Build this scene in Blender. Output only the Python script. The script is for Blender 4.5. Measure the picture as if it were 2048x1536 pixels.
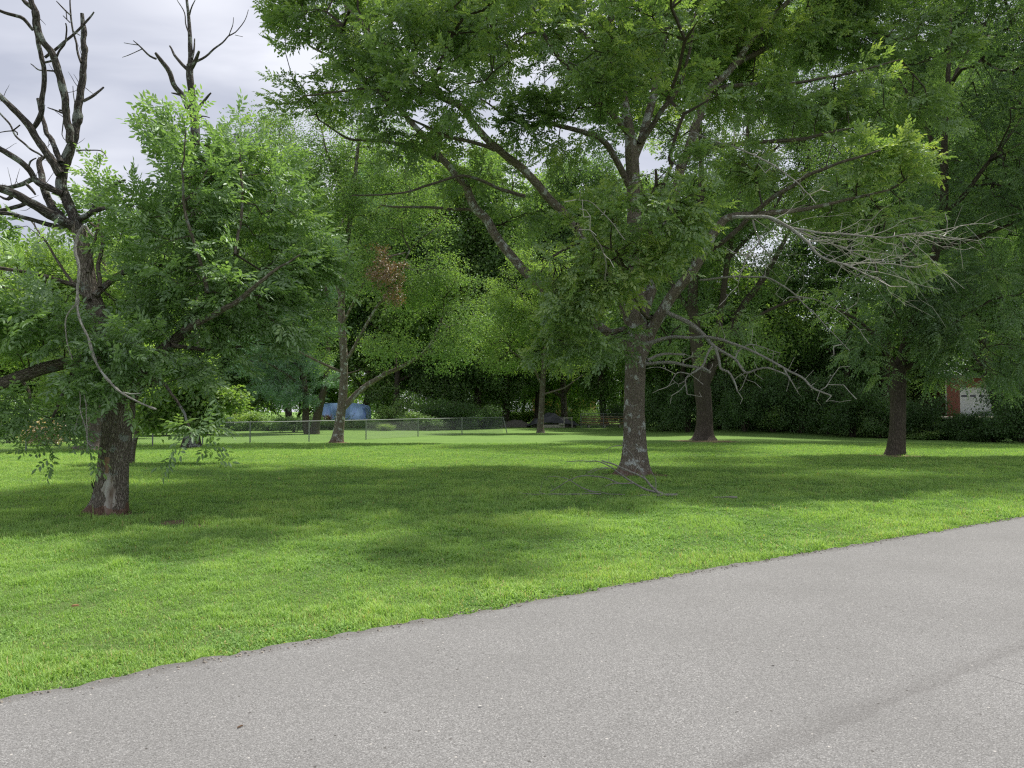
import bpy, math, random
import numpy as np
from mathutils import Vector

for _o in list(bpy.data.objects): bpy.data.objects.remove(_o)
SC = bpy.context.scene
COL = SC.collection
R = math.radians

# ------------------------------------------------------------ camera
F = 1547.0; CX = 1024.0; CY = 768.0; HOR = 822.0; CAMH = 1.6
PITCH = math.atan((HOR - CY) / F)
cam = bpy.data.cameras.new('camera'); camo = bpy.data.objects.new('camera', cam); COL.objects.link(camo)
cam.sensor_width = 36; cam.lens = 36 * F / 2048; cam.clip_end = 6000; cam.clip_start = 0.05
camo.location = (0, 0, CAMH); camo.rotation_euler = (math.pi / 2 + PITCH, 0, 0)
SC.camera = camo

# ------------------------------------------------------------ light
SUN = Vector((0.34, 0.40, 1.0)).normalized()
world = bpy.data.worlds.new('World'); SC.world = world; world.use_nodes = True
wt = world.node_tree; wn = wt.nodes; wl = wt.links
for n in list(wn): wn.remove(n)
wo = wn.new('ShaderNodeOutputWorld'); bg = wn.new('ShaderNodeBackground'); wl.new(bg.outputs[0], wo.inputs[0])
bg.inputs[1].default_value = 0.1
sky = wn.new('ShaderNodeTexSky'); sky.sky_type = 'NISHITA'; sky.sun_disc = False
sky.sun_elevation = math.asin(SUN.z); sky.sun_rotation = math.atan2(SUN.x, SUN.y)
sky.air_density = 1.0; sky.dust_density = 2.0
tc = wn.new('ShaderNodeTexCoord'); sep = wn.new('ShaderNodeSeparateXYZ'); wl.new(tc.outputs['Generated'], sep.inputs[0])
def wm(op, a, b=None):
    m = wn.new('ShaderNodeMath'); m.operation = op
    for i, v in enumerate((a, b)):
        if v is None: continue
        if isinstance(v, (int, float)): m.inputs[i].default_value = v
        else: wl.new(v, m.inputs[i])
    return m.outputs[0]
zc = wm('ADD', wm('MAXIMUM', sep.outputs[2], 0.0), 0.22)
cmb = wn.new('ShaderNodeCombineXYZ')
wl.new(wm('DIVIDE', sep.outputs[0], zc), cmb.inputs[0]); wl.new(wm('DIVIDE', sep.outputs[1], zc), cmb.inputs[1])
mp = wn.new('ShaderNodeMapping'); mp.inputs['Rotation'].default_value = (0, 0, R(50)); mp.inputs['Scale'].default_value = (0.8, 1.9, 1)
wl.new(cmb.outputs[0], mp.inputs[0])
cn = wn.new('ShaderNodeTexNoise'); cn.inputs['Scale'].default_value = 2.1; cn.inputs['Detail'].default_value = 5; cn.inputs['Roughness'].default_value = 0.42
cn.inputs['Distortion'].default_value = 0.6
wl.new(mp.outputs[0], cn.inputs[0])
cr = wn.new('ShaderNodeValToRGB'); cr.color_ramp.elements[0].position = 0.36; cr.color_ramp.elements[1].position = 0.66
cr.color_ramp.elements[0].color = (3.6, 3.75, 4.4, 1); cr.color_ramp.elements[1].color = (6.3, 6.35, 6.8, 1)
wl.new(cn.outputs[0], cr.inputs[0])
mx = wn.new('ShaderNodeMix'); mx.data_type = 'RGBA'
mx.inputs[0].default_value = 0.88
wl.new(sky.outputs[0], mx.inputs[6]); wl.new(cr.outputs[0], mx.inputs[7]); wl.new(mx.outputs[2], bg.inputs[0])
sl = bpy.data.lights.new('sun', 'SUN'); sl.energy = 3.75; sl.angle = R(3.2); sl.color = (1.0, 0.95, 0.86)
slo = bpy.data.objects.new('sun', sl); COL.objects.link(slo); slo.rotation_euler = SUN.to_track_quat('Z', 'Y').to_euler()
slo.location = (10, 10, 60)
SC.view_settings.view_transform = 'Standard'; SC.view_settings.look = 'None'
SC.view_settings.exposure = 0.66; SC.view_settings.gamma = 1.0
SC.render.engine = 'CYCLES'
SC.cycles.max_bounces = 11; SC.cycles.diffuse_bounces = 7; SC.cycles.glossy_bounces = 2
SC.cycles.transmission_bounces = 8; SC.cycles.transparent_max_bounces = 4; SC.cycles.use_denoising = False; SC.cycles.use_adaptive_sampling = False; SC.cycles.filter_width = 1.25; SC.cycles.sample_clamp_indirect = 6
SC.cycles.caustics_reflective = False; SC.cycles.caustics_refractive = False

# ------------------------------------------------------------ helpers
cp, sp_ = math.cos(PITCH), math.sin(PITCH)
def at(px, py, D):
    u = (px - CX) / F; v = (CY - py) / F
    y = cp - sp_ * v; z = sp_ + cp * v
    return np.array([u * D / y, D, CAMH + z * D / y])
def ground_at(px, py):
    v = (CY - py) / F; z = sp_ + cp * v; y = cp - sp_ * v
    D = -CAMH * y / z
    return at(px, py, D)

def _h(ix, iy, iz):
    n = (ix * 374761393 + iy * 668265263 + iz * 2147483647 // 3) & 0xffffffff
    n = ((n ^ (n >> 13)) * 1274126177) & 0xffffffff
    return ((n ^ (n >> 16)) & 0xffff) / 65535.0
def noise(p):
    p = np.asarray(p, float); i = np.floor(p).astype(np.int64); f = p - i; f = f * f * (3 - 2 * f)
    r = 0
    for dx in (0, 1):
        for dy in (0, 1):
            for dz in (0, 1):
                w = (f[..., 0] if dx else 1 - f[..., 0]) * (f[..., 1] if dy else 1 - f[..., 1]) * (f[..., 2] if dz else 1 - f[..., 2])
                r = r + w * _h(i[..., 0] + dx, i[..., 1] + dy, i[..., 2] + dz)
    return r
def noise2(x, y, s=1.0, o=0.0):
    return noise(np.stack([np.asarray(x) * s + o, np.asarray(y) * s - o, np.zeros_like(np.asarray(x, float)) + o], -1))
def sst(a, b, x):
    t = np.clip((np.asarray(x, float) - a) / (b - a), 0, 1); return t * t * (3 - 2 * t)

def tag(o, label=None, cat=None, group=None, kind=None):
    if label: o['label'] = label
    if cat: o['category'] = cat
    if group: o['group'] = group
    if kind: o['kind'] = kind
    return o
def empty(name, loc, label=None, cat=None, group=None):
    o = bpy.data.objects.new(name, None); COL.objects.link(o); o.location = tuple(float(c) for c in loc)
    o.empty_display_size = 0.3
    return tag(o, label, cat, group)
def mesh_quads(name, V, Fq, mat, parent=None, attrs=None, smooth=False, origin=None):
    V = np.asarray(V, np.float32).reshape(-1, 3); Fq = np.asarray(Fq, np.int32).reshape(-1, 4)
    if parent is not None and origin is None: origin = np.array(parent.location)
    if origin is not None: V = V - np.asarray(origin, np.float32)
    me = bpy.data.meshes.new(name)
    me.vertices.add(len(V)); me.vertices.foreach_set('co', V.ravel())
    me.loops.add(len(Fq) * 4); me.loops.foreach_set('vertex_index', Fq.ravel())
    me.polygons.add(len(Fq)); me.polygons.foreach_set('loop_start', np.arange(0, len(Fq) * 4, 4, dtype=np.int32))
    me.polygons.foreach_set('loop_total', np.full(len(Fq), 4, np.int32))
    me.polygons.foreach_set('use_smooth', np.full(len(Fq), smooth, bool))
    for k, a in (attrs or {}).items():
        a = np.asarray(a, np.float32)
        if a.ndim == 1: at_ = me.attributes.new(k, 'FLOAT', 'POINT'); at_.data.foreach_set('value', a)
        else: at_ = me.attributes.new(k, 'FLOAT_VECTOR', 'POINT'); at_.data.foreach_set('vector', a.ravel())
    me.update(calc_edges=True)
    if mat: me.materials.append(mat)
    o = bpy.data.objects.new(name, me); COL.objects.link(o)
    if parent is not None: o.parent = parent
    return o

class Acc:
    def __init__(s): s.V = []; s.F = []; s.B = []; s.n = 0
    def add(s, V, Fq, B=None):
        V = np.asarray(V, float); s.V.append(V); s.F.append(np.asarray(Fq, int) + s.n)
        s.B.append(V if B is None else B); s.n += len(V)
    def box(s, c, d, rz=0.0, tilt=None):
        c = np.array(c, float); h = np.array(d, float) / 2
        P = np.array([[x, y, z] for x in (-1, 1) for y in (-1, 1) for z in (-1, 1)]) * h
        if tilt:
            a, ax = tilt; ca, sa = math.cos(a), math.sin(a)
            i, j = [(1, 2), (0, 2), (0, 1)][ax]
            Pi = P[:, i] * ca - P[:, j] * sa; Pj = P[:, i] * sa + P[:, j] * ca; P[:, i] = Pi; P[:, j] = Pj
        ca, sa = math.cos(rz), math.sin(rz)
        P = np.stack([P[:, 0] * ca - P[:, 1] * sa, P[:, 0] * sa + P[:, 1] * ca, P[:, 2]], 1) + c
        s.add(P, [[0, 1, 3, 2], [4, 6, 7, 5], [0, 4, 5, 1], [2, 3, 7, 6], [0, 2, 6, 4], [1, 5, 7, 3]])
    def tube(s, pts, rad, n=6, step=None, jit=0.0, seed=0, prof=None):
        pts = np.asarray(pts, float); rad = np.broadcast_to(np.asarray(rad, float), (len(pts),))
        if step: pts, rad = resample(pts, rad, step)
        if jit:
            ph = np.cumsum(np.r_[0, np.linalg.norm(np.diff(pts, axis=0), axis=1)])
            for k in range(3): 
                w = (noise(np.stack([ph / (jit * 14), np.full_like(ph, seed + k * 9.7), ph * 0], -1)) - .5) * 2 * jit
                w *= np.minimum(1, ph / (jit * 10)); pts[:, k] += w
        m = len(pts)
        T = np.gradient(pts, axis=0); T /= np.linalg.norm(T, axis=1)[:, None] + 1e-9
        ref = np.array([0.0, 1, 0]) if abs(T[0][1]) < .8 else np.array([1.0, 0, 0])
        A = np.zeros((m, 3)); a = np.cross(ref, T[0]); a /= np.linalg.norm(a)
        for i in range(m):
            a = a - T[i] * a.dot(T[i]); a /= np.linalg.norm(a) + 1e-9; A[i] = a
        Bv = np.cross(T, A)
        th = np.arange(n) * 2 * math.pi / n
        L = np.cumsum(np.r_[0, np.linalg.norm(np.diff(pts, axis=0), axis=1)])
        rr = rad[:, None] * np.ones(n)
        if prof is not None: rr = prof(rr, th[None, :] + 0 * rr, L[:, None] + 0 * rr, A, Bv)
        V = pts[:, None, :] + rr[..., None] * (np.cos(th)[None, :, None] * A[:, None, :] + np.sin(th)[None, :, None] * Bv[:, None, :])
        Bk = np.stack([rad[:, None] * np.cos(th), rad[:, None] * np.sin(th), L[:, None] + 0 * rr], -1)
        Bk[..., 0] += seed * 1.37
        idx = np.arange(m * n).reshape(m, n); q = []
        a0 = idx[:-1]; a1 = idx[1:]
        q = np.stack([a0, np.roll(a0, -1, 1), np.roll(a1, -1, 1), a1], -1).reshape(-1, 4)
        s.add(V.reshape(-1, 3), q, Bk.reshape(-1, 3))
        # cap
        c = s.n; e = pts[-1] + T[-1] * rad[-1] * .6
        s.add(np.vstack([V[-1], e[None]]), [[i, (i + 1) % n, n, n] for i in range(0)] or np.zeros((0, 4), int), None)
        nn = n; base = c
        caps = []
        for i in range(0, nn, 2):
            caps.append([base + i, base + (i + 1) % nn, base + (i + 2) % nn, base + nn])
        if nn % 2 == 0: s.F.append(np.array(caps))
        return pts, rad
    def build(s, name, mat, parent=None, smooth=False):
        return mesh_quads(name, np.vstack(s.V), np.vstack(s.F), mat, parent, {'bark': np.vstack(s.B)}, smooth)

def resample(P, r, step):
    n = len(P)
    if n == 2:
        L = np.linalg.norm(P[1] - P[0]); t = np.linspace(0, 1, max(2, int(L / step) + 1))[:, None]
        return P[0] * (1 - t) + P[1] * t, (r[0] * (1 - t) + r[1] * t)[:, 0]
    Q = np.vstack([2 * P[0] - P[1], P, 2 * P[-1] - P[-2]]); out = []; ro = []
    for i in range(n - 1):
        p0, p1, p2, p3 = Q[i:i + 4]; L = np.linalg.norm(p2 - p1); k = max(1, int(round(L / step)))
        for j in range(k):
            t = j / k
            out.append(.5 * ((2 * p1) + (p2 - p0) * t + (2 * p0 - 5 * p1 + 4 * p2 - p3) * t * t + (3 * p1 - p0 - 3 * p2 + p3) * t ** 3))
            ro.append(r[i] * (1 - t) + r[i + 1] * t)
    out.append(P[-1]); ro.append(r[-1])
    return np.array(out), np.array(ro)

# limb given as pixel outline at a distance; radius in pixels; depth drifts by dz to its end
def limb_pts(pts, D, dz=0.0, d0=0.0):
    P = []; r = []; last = None
    known = [(i, p[2]) for i, p in enumerate(pts) if len(p) > 2]
    n = len(pts)
    rs = np.interp(range(n), [k[0] for k in known], [k[1] for k in known])
    if len(pts[-1]) < 3: rs[-1] = max(.8, rs[-1] * .5)
    Lc = np.cumsum([0] + [math.dist(pts[i][:2], pts[i + 1][:2]) for i in range(n - 1)]); Lc = Lc / Lc[-1]
    for i, p in enumerate(pts):
        d = D + d0 + dz * Lc[i]
        P.append(at(p[0], p[1], d)); r.append(rs[i] * d / F)
    return np.array(P), np.array(r)

# ------------------------------------------------------------ materials
def newmat(name):
    m = bpy.data.materials.new(name); m.use_nodes = True; nt = m.node_tree
    for n in list(nt.nodes): nt.nodes.remove(n)
    out = nt.nodes.new('ShaderNodeOutputMaterial')
    return m, nt, out
def nd(nt, t, **kw):
    n = nt.nodes.new(t)
    for k, v in kw.items():
        if k.startswith('i_'):
            key = k[2:]; key = int(key) if key.isdigit() else key.replace('_', ' ')
            if hasattr(v, 'links') or isinstance(v, bpy.types.NodeSocket): nt.links.new(v, n.inputs[key])
            else: n.inputs[key].default_value = v
        else: setattr(n, k, v)
    return n
def ramp(nt, fac, stops):
    r = nt.nodes.new('ShaderNodeValToRGB'); nt.links.new(fac, r.inputs[0]); e = r.color_ramp.elements
    while len(e) < len(stops): e.new(0.5)
    for x, (p, c) in zip(e, stops): x.position = p; x.color = tuple(c) + (1,) if len(c) == 3 else c
    return r.outputs[0]
def mixc(nt, fac, a, b):
    m = nt.nodes.new('ShaderNodeMix'); m.data_type = 'RGBA'
    for k, v in ((0, fac), (6, a), (7, b)):
        if isinstance(v, bpy.types.NodeSocket): nt.links.new(v, m.inputs[k])
        elif k == 0: m.inputs[0].default_value = v
        else: m.inputs[k].default_value = tuple(v) + (1,)
    return m.outputs[2]
def mth(nt, op, a, b=0.0, c=None):
    m = nt.nodes.new('ShaderNodeMath'); m.operation = op
    for i, v in enumerate((a, b, c)):
        if v is None: continue
        if isinstance(v, bpy.types.NodeSocket): nt.links.new(v, m.inputs[i])
        else: m.inputs[i].default_value = v
    return m.outputs[0]
def pbsdf(nt, out, col, rough=0.9, spec=0.2, height=None, bump=0.3, dist=0.01, metal=0.0):
    b = nd(nt, 'ShaderNodeBsdfPrincipled')
    if isinstance(col, bpy.types.NodeSocket): nt.links.new(col, b.inputs['Base Color'])
    else: b.inputs['Base Color'].default_value = tuple(col) + (1,)
    b.inputs['Roughness'].default_value = rough; b.inputs['Specular IOR Level'].default_value = spec; b.inputs['Metallic'].default_value = metal
    if height is not None:
        bp = nd(nt, 'ShaderNodeBump'); bp.inputs['Strength'].default_value = bump; bp.inputs['Distance'].default_value = dist
        nt.links.new(height, bp.inputs['Height']); nt.links.new(bp.outputs[0], b.inputs['Normal'])
    nt.links.new(b.outputs[0], out.inputs[0]); return b
def simple(name, col, rough=0.7, var=0.25, scale=6.0, spec=0.3, metal=0.0, bump=0.2, stretch=(1, 1, 1)):
    m, nt, out = newmat(name)
    t = nd(nt, 'ShaderNodeTexCoord'); mpn = nd(nt, 'ShaderNodeMapping'); nt.links.new(t.outputs['Object'], mpn.inputs[0]); mpn.inputs['Scale'].default_value = stretch
    n = nd(nt, 'ShaderNodeTexNoise', i_Scale=scale, i_Detail=6.0); nt.links.new(mpn.outputs[0], n.inputs[0])
    c = ramp(nt, n.outputs[0], [(0.3, [x * (1 - var) for x in col]), (0.7, [min(1, x * (1 + var)) for x in col])])
    pbsdf(nt, out, c, rough, spec, n.outputs[0], bump, 0.01, metal)
    return m

def leafmat(name, stops, trans=0.38, tmul=(1.25, 1.5, 0.55), gloss=0.10, rough=0.5):
    m, nt, out = newmat(name)
    a = nd(nt, 'ShaderNodeAttribute', attribute_name='rnd')
    c = ramp(nt, a.outputs['Fac'], stops)
    d = nd(nt, 'ShaderNodeBsdfDiffuse'); nt.links.new(c, d.inputs[0])
    mu = nd(nt, 'ShaderNodeMix', data_type='RGBA', blend_type='MULTIPLY'); mu.inputs[0].default_value = 1
    nt.links.new(c, mu.inputs[6]); mu.inputs[7].default_value = tuple(tmul) + (1,)
    t = nd(nt, 'ShaderNodeBsdfTranslucent'); nt.links.new(mu.outputs[2], t.inputs[0])
    ms = nd(nt, 'ShaderNodeMixShader'); ms.inputs[0].default_value = trans
    nt.links.new(d.outputs[0], ms.inputs[1]); nt.links.new(t.outputs[0], ms.inputs[2])
    g = nd(nt, 'ShaderNodeBsdfGlossy'); g.inputs['Roughness'].default_value = rough; g.inputs[0].default_value = (.9, 1, .95, 1)
    m2 = nd(nt, 'ShaderNodeMixShader'); m2.inputs[0].default_value = gloss
    nt.links.new(ms.outputs[0], m2.inputs[1]); nt.links.new(g.outputs[0], m2.inputs[2])
    nt.links.new(m2.outputs[0], out.inputs[0]); return m

def barkmat(name, dark, light, scale=9.0, lichen=0.0, lcol=(.33, .37, .33), flecks=0.0, scar=None, bump=0.9, foot=None):
    m, nt, out = newmat(name)
    a = nd(nt, 'ShaderNodeAttribute', attribute_name='bark')
    mpn = nd(nt, 'ShaderNodeMapping'); nt.links.new(a.outputs['Vector'], mpn.inputs[0]); mpn.inputs['Scale'].default_value = (1, 1, .2)
    wn_ = nd(nt, 'ShaderNodeTexNoise', i_Scale=scale * .8, i_Detail=3.0); nt.links.new(mpn.outputs[0], wn_.inputs[0])
    wv = nd(nt, 'ShaderNodeVectorMath', operation='SCALE'); nt.links.new(wn_.outputs['Color'], wv.inputs[0]); wv.inputs['Scale'].default_value = 0.10
    wa = nd(nt, 'ShaderNodeVectorMath', operation='ADD'); nt.links.new(mpn.outputs[0], wa.inputs[0]); nt.links.new(wv.outputs[0], wa.inputs[1])
    vo = nd(nt, 'ShaderNodeTexVoronoi', feature='DISTANCE_TO_EDGE', i_Scale=scale * 3.2); nt.links.new(wa.outputs[0], vo.inputs['Vector'])
    cr_ = ramp(nt, vo.outputs[0], [(0.0, (0, 0, 0)), (0.22, (1, 1, 1))])
    n2 = nd(nt, 'ShaderNodeTexNoise', i_Scale=scale * 9, i_Detail=6.0, i_Roughness=0.7); nt.links.new(mpn.outputs[0], n2.inputs[0])
    n3 = nd(nt, 'ShaderNodeTexNoise', i_Scale=1.7, i_Detail=3.0); nt.links.new(a.outputs['Vector'], n3.inputs[0])
    lt = mixc(nt, ramp(nt, n3.outputs[0], [(.35, (0, 0, 0)), (.65, (1, 1, 1))]), light, [x * .62 for x in light])
    lt = mixc(nt, ramp(nt, n2.outputs[0], [(.35, (0, 0, 0)), (.75, (1, 1, 1))]), [x * .55 for x in light], lt)
    c = mixc(nt, cr_, dark, lt)
    h = mth(nt, 'ADD', cr_, mth(nt, 'MULTIPLY', n2.outputs[0], .5))
    if flecks:
        v2 = nd(nt, 'ShaderNodeTexNoise', i_Scale=scale * 5.5, i_Detail=2.0); nt.links.new(mpn.outputs[0], v2.inputs[0])
        k = ramp(nt, v2.outputs[0], [(.60, (0, 0, 0)), (.66, (1, 1, 1))])
        c = mixc(nt, mth(nt, 'MULTIPLY', k, flecks), c, (.42, .42, .36))
    if lichen:
        v3 = nd(nt, 'ShaderNodeTexNoise', i_Scale=4.2, i_Detail=9.0, i_Roughness=0.68); nt.links.new(a.outputs['Vector'], v3.inputs[0])
        k = ramp(nt, v3.outputs[0], [(.60 - lichen * .12, (0, 0, 0)), (.635 - lichen * .12, (1, 1, 1))])
        c = mixc(nt, mth(nt, 'MULTIPLY', k, .85), c, lcol)
    if scar is not None or foot is not None:
        tcn = nd(nt, 'ShaderNodeTexCoord'); so = nd(nt, 'ShaderNodeSeparateXYZ'); nt.links.new(tcn.outputs['Object'], so.inputs[0])
        nn = nd(nt, 'ShaderNodeTexNoise', i_Scale=5.0, i_Detail=5.0); nt.links.new(tcn.outputs['Object'], nn.inputs[0])
        nj = mth(nt, 'MULTIPLY', mth(nt, 'SUBTRACT', nn.outputs[0], .5), .32)
    if scar is not None:
        sx, w, ztop = scar      # old wound on the face of the trunk where the bark has fallen away
        x_ = mth(nt, 'ABSOLUTE', mth(nt, 'ADD', mth(nt, 'SUBTRACT', so.outputs[0], mth(nt, 'MULTIPLY_ADD', so.outputs[2], -0.10, sx + .05)), nj))
        wdt = mth(nt, 'MULTIPLY_ADD', so.outputs[2], -w / ztop * .75, w)
        k1 = mth(nt, 'LESS_THAN', x_, wdt); k2 = mth(nt, 'LESS_THAN', so.outputs[2], ztop); k3 = mth(nt, 'LESS_THAN', so.outputs[1], 0.02)
        k = mth(nt, 'MULTIPLY', mth(nt, 'MULTIPLY', k1, k2), k3)
        sn = nd(nt, 'ShaderNodeTexNoise', i_Scale=14.0, i_Detail=6.0); nt.links.new(mpn.outputs[0], sn.inputs[0])
        sc_ = ramp(nt, sn.outputs[0], [(.30, (.13, .085, .055)), (.45, (.34, .30, .26)), (.62, (.52, .51, .47))])
        top = mth(nt, 'GREATER_THAN', mth(nt, 'ADD', so.outputs[2], nj), ztop * .74)
        sc_ = mixc(nt, mth(nt, 'MULTIPLY', top, .8), sc_, (.24, .12, .055))
        c = mixc(nt, mth(nt, 'MULTIPLY', k, .93), c, sc_)
        h = mixc(nt, k, h, mth(nt, 'MULTIPLY', sn.outputs[0], .5))
    if foot is not None:
        kf = mth(nt, 'LESS_THAN', mth(nt, 'ADD', so.outputs[2], mth(nt, 'MULTIPLY', nj, 1.4)), .13)
        c = mixc(nt, mth(nt, 'MULTIPLY', kf, .75), c, foot)
    pbsdf(nt, out, c, .95, .1, h, bump, .02)
    return m

M = {}
M['leaf_ash_near'] = leafmat('leaf_ash_near', [(0, (.165, .26, .12)), (.6, (.245, .375, .145)), (1, (.37, .50, .165))], .48, (1.15, 1.3, .55), .08)
M['leaf_ash'] = leafmat('leaf_ash', [(0, (.15, .235, .105)), (.6, (.24, .355, .135)), (1, (.42, .51, .165))], .50, (1.2, 1.3, .5), .07)
M['leaf_walnut'] = leafmat('leaf_walnut', [(0, (.10, .17, .085)), (.6, (.155, .25, .105)), (1, (.28, .38, .13))], .42, (1.15, 1.3, .55), .06)
M['leaf_yellow'] = leafmat('leaf_yellow', [(0, (.16, .26, .09)), (.5, (.26, .38, .115)), (1, (.40, .51, .15))], .5, (1.15, 1.3, .55), .04)
M['leaf_dark'] = leafmat('leaf_dark', [(0, (.105, .175, .08)), (.6, (.165, .265, .105)), (1, (.27, .38, .12))], .44, (1.15, 1.3, .55), .04)
M['leaf_mid'] = leafmat('leaf_mid', [(0, (.135, .22, .09)), (.6, (.21, .325, .115)), (1, (.34, .46, .14))], .46, (1.15, 1.3, .55), .04)
M['leaf_pine'] = leafmat('leaf_pine', [(0, (.10, .20, .125)), (1, (.20, .34, .20))], .3)
M['leaf_seed'] = leafmat('leaf_seed', [(0, (.30, .38, .12)), (1, (.48, .54, .18))], .45)
M['leaf_brown'] = leafmat('leaf_brown', [(0, (.10, .05, .03)), (1, (.30, .155, .075))], .25)
M['leaf_pink'] = leafmat('leaf_pink', [(0, (.20, .25, .12)), (.4, (.45, .35, .22)), (1, (.72, .50, .38))], .3)
M['leaf_vine_shaded'] = leafmat('leaf_vine_shaded', [(0, (.045, .085, .035)), (1, (.11, .19, .065))], .36, gloss=.03)  # bush leaves coloured darker to stand for missing canopy shade
M['bark_near'] = barkmat('bark_near', (.13, .108, .088), (.42, .365, .305), 15, .06, (.32, .35, .32), .62, scar=(-0.02, .085, .86), foot=(.20, .115, .08))
M['bark_dead'] = barkmat('bark_dead', (.045, .038, .034), (.19, .17, .155), 14, .45, (.30, .33, .30), .3)
M['bark_central'] = barkmat('bark_central', (.165, .138, .110), (.43, .37, .30), 16, .42, (.62, .66, .62), .5, foot=(.20, .13, .10))
M['bark_dark'] = barkmat('bark_dark', (.065, .054, .045), (.19, .16, .13), 9, .0)
M['bark_mid'] = barkmat('bark_mid', (.11, .092, .074), (.31, .265, .22), 12, .34, (.28, .31, .28), .3)
M['bark_twig'] = simple('bark_twig', (.055, .045, .035), .9, .3, 20)
M['dead_pale'] = barkmat('dead_pale', (.32, .30, .27), (.72, .69, .63), 18, .3, (.44, .46, .42), .5)
M['dead_pale2'] = simple('dead_pale_twig', (.38, .36, .325), .9, .3, 25)
M['dead_grey'] = simple('dead_grey', (.22, .21, .19), .9, .35, 25)

# ------------------------------------------------------------ terrain shape
_e = [ground_at(*p)[:2] for p in ((0, 1413), (370, 1340), (740, 1270), (1250, 1175), (1650, 1106), (2048, 1037))]
EX = [e[0] for e in _e]; EY = [e[1] for e in _e]
EX = [EX[0] - 80] + EX + [EX[-1] + 150]; EY = [EY[0] - 80 * .76] + EY + [EY[-1] + 150 * .66]
def edge_y(x): return np.interp(x, EX, EY)
def road_dist(x, y):  # >0 on the lawn side
    return (np.asarray(y) - edge_y(x)) * .81
def terrain(x, y):
    x = np.asarray(x, float); y = np.asarray(y, float)
    d = road_dist(x, y)
    l = -.035 * (1 - sst(.0, .12, d)) + (noise2(x, y, .35, 3.1) * .06 + noise2(x, y, 1.3, 7.7) * .035) * sst(.3, 2.5, d) * (1 - .7 * sst(15, 40, y))
    bank = 1.15 * sst(46, 60, y) * sst(10, 22, x)
    return l + bank
def gz(p): return float(terrain(p[0], p[1]))

RINGS = [(215, 1036, .55), (1268, 953, .75), (1410, 883, 1.7), (1790, 914, .8), (185, 900, .9), (675, 886, .6), (390, 1058, .22), (345, 1052, .18)]
# ground sheet
xs = np.sinh(np.linspace(-6.6, 6.6, 420)) * 2.2; ys = np.r_[-np.sinh(np.linspace(5.5, 0.02, 40)) * 3, 0 + np.arange(0, 60, .3), 60 + np.sinh(np.linspace(0.02, 6.2, 90)) * 4.5]
xs = np.unique(np.r_[xs, np.arange(-14, 22, .3)])
GX, GY = np.meshgrid(xs, ys)
V = np.stack([GX, GY, terrain(GX, GY)], -1).reshape(-1, 3)
idx = np.arange(GX.size).reshape(GX.shape)
Fq = np.stack([idx[:-1, :-1], idx[:-1, 1:], idx[1:, 1:], idx[1:, :-1]], -1).reshape(-1, 4)
m, nt, out = newmat('lawn_soil')
t = nd(nt, 'ShaderNodeTexCoord')
n1 = nd(nt, 'ShaderNodeTexNoise', i_Scale=.35, i_Detail=4.0); nt.links.new(t.outputs['Object'], n1.inputs[0])
n2 = nd(nt, 'ShaderNodeTexNoise', i_Scale=9.0, i_Detail=8.0, i_Roughness=.75); nt.links.new(t.outputs['Object'], n2.inputs[0])
n3 = nd(nt, 'ShaderNodeTexNoise', i_Scale=2.0, i_Detail=5.0); nt.links.new(t.outputs['Object'], n3.inputs[0])
c = mixc(nt, ramp(nt, n1.outputs[0], [(.35, (0, 0, 0)), (.65, (1, 1, 1))]), (.175, .285, .08), (.225, .345, .092))
c = mixc(nt, ramp(nt, n2.outputs[0], [(.35, (0, 0, 0)), (.65, (1, 1, 1))]), (.105, .19, .055), c)
c = mixc(nt, ramp(nt, n3.outputs[0], [(.60, (0, 0, 0)), (.72, (.55, .55, .55))]), c, (.14, .25, .05))
so = nd(nt, 'ShaderNodeSeparateXYZ'); nt.links.new(t.outputs['Object'], so.inputs[0])
near = ramp(nt, mth(nt, 'MULTIPLY', so.outputs[1], .02), [(.44, (1, 1, 1)), (.74, (0, 0, 0))])
c = mixc(nt, mth(nt, 'MULTIPLY', near, .75), c, (.11, .15, .055))      # thatch under the modelled blades, with the shade between them put into the colour
for px_, py_, rad_ in RINGS:
    gr = ground_at(px_, py_); vd = nd(nt, 'ShaderNodeVectorMath', operation='DISTANCE'); nt.links.new(t.outputs['Object'], vd.inputs[0]); vd.inputs[1].default_value = (gr[0], gr[1], 0)
    dd2 = mth(nt, 'ADD', vd.outputs['Value'], mth(nt, 'MULTIPLY', mth(nt, 'SUBTRACT', n3.outputs[0], .5), rad_ * 2.2))
    mk = ramp(nt, mth(nt, 'DIVIDE', dd2, rad_ * 2), [(.42, (.85, .85, .85)), (.52, (0, 0, 0))])
    c = mixc(nt, mk, c, (.20, .145, .095))
pbsdf(nt, out, c, 1, .05, n2.outputs[0], .9, .05)
ground = mesh_quads('ground', V, Fq, m, smooth=True); tag(ground, kind='structure')

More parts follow.
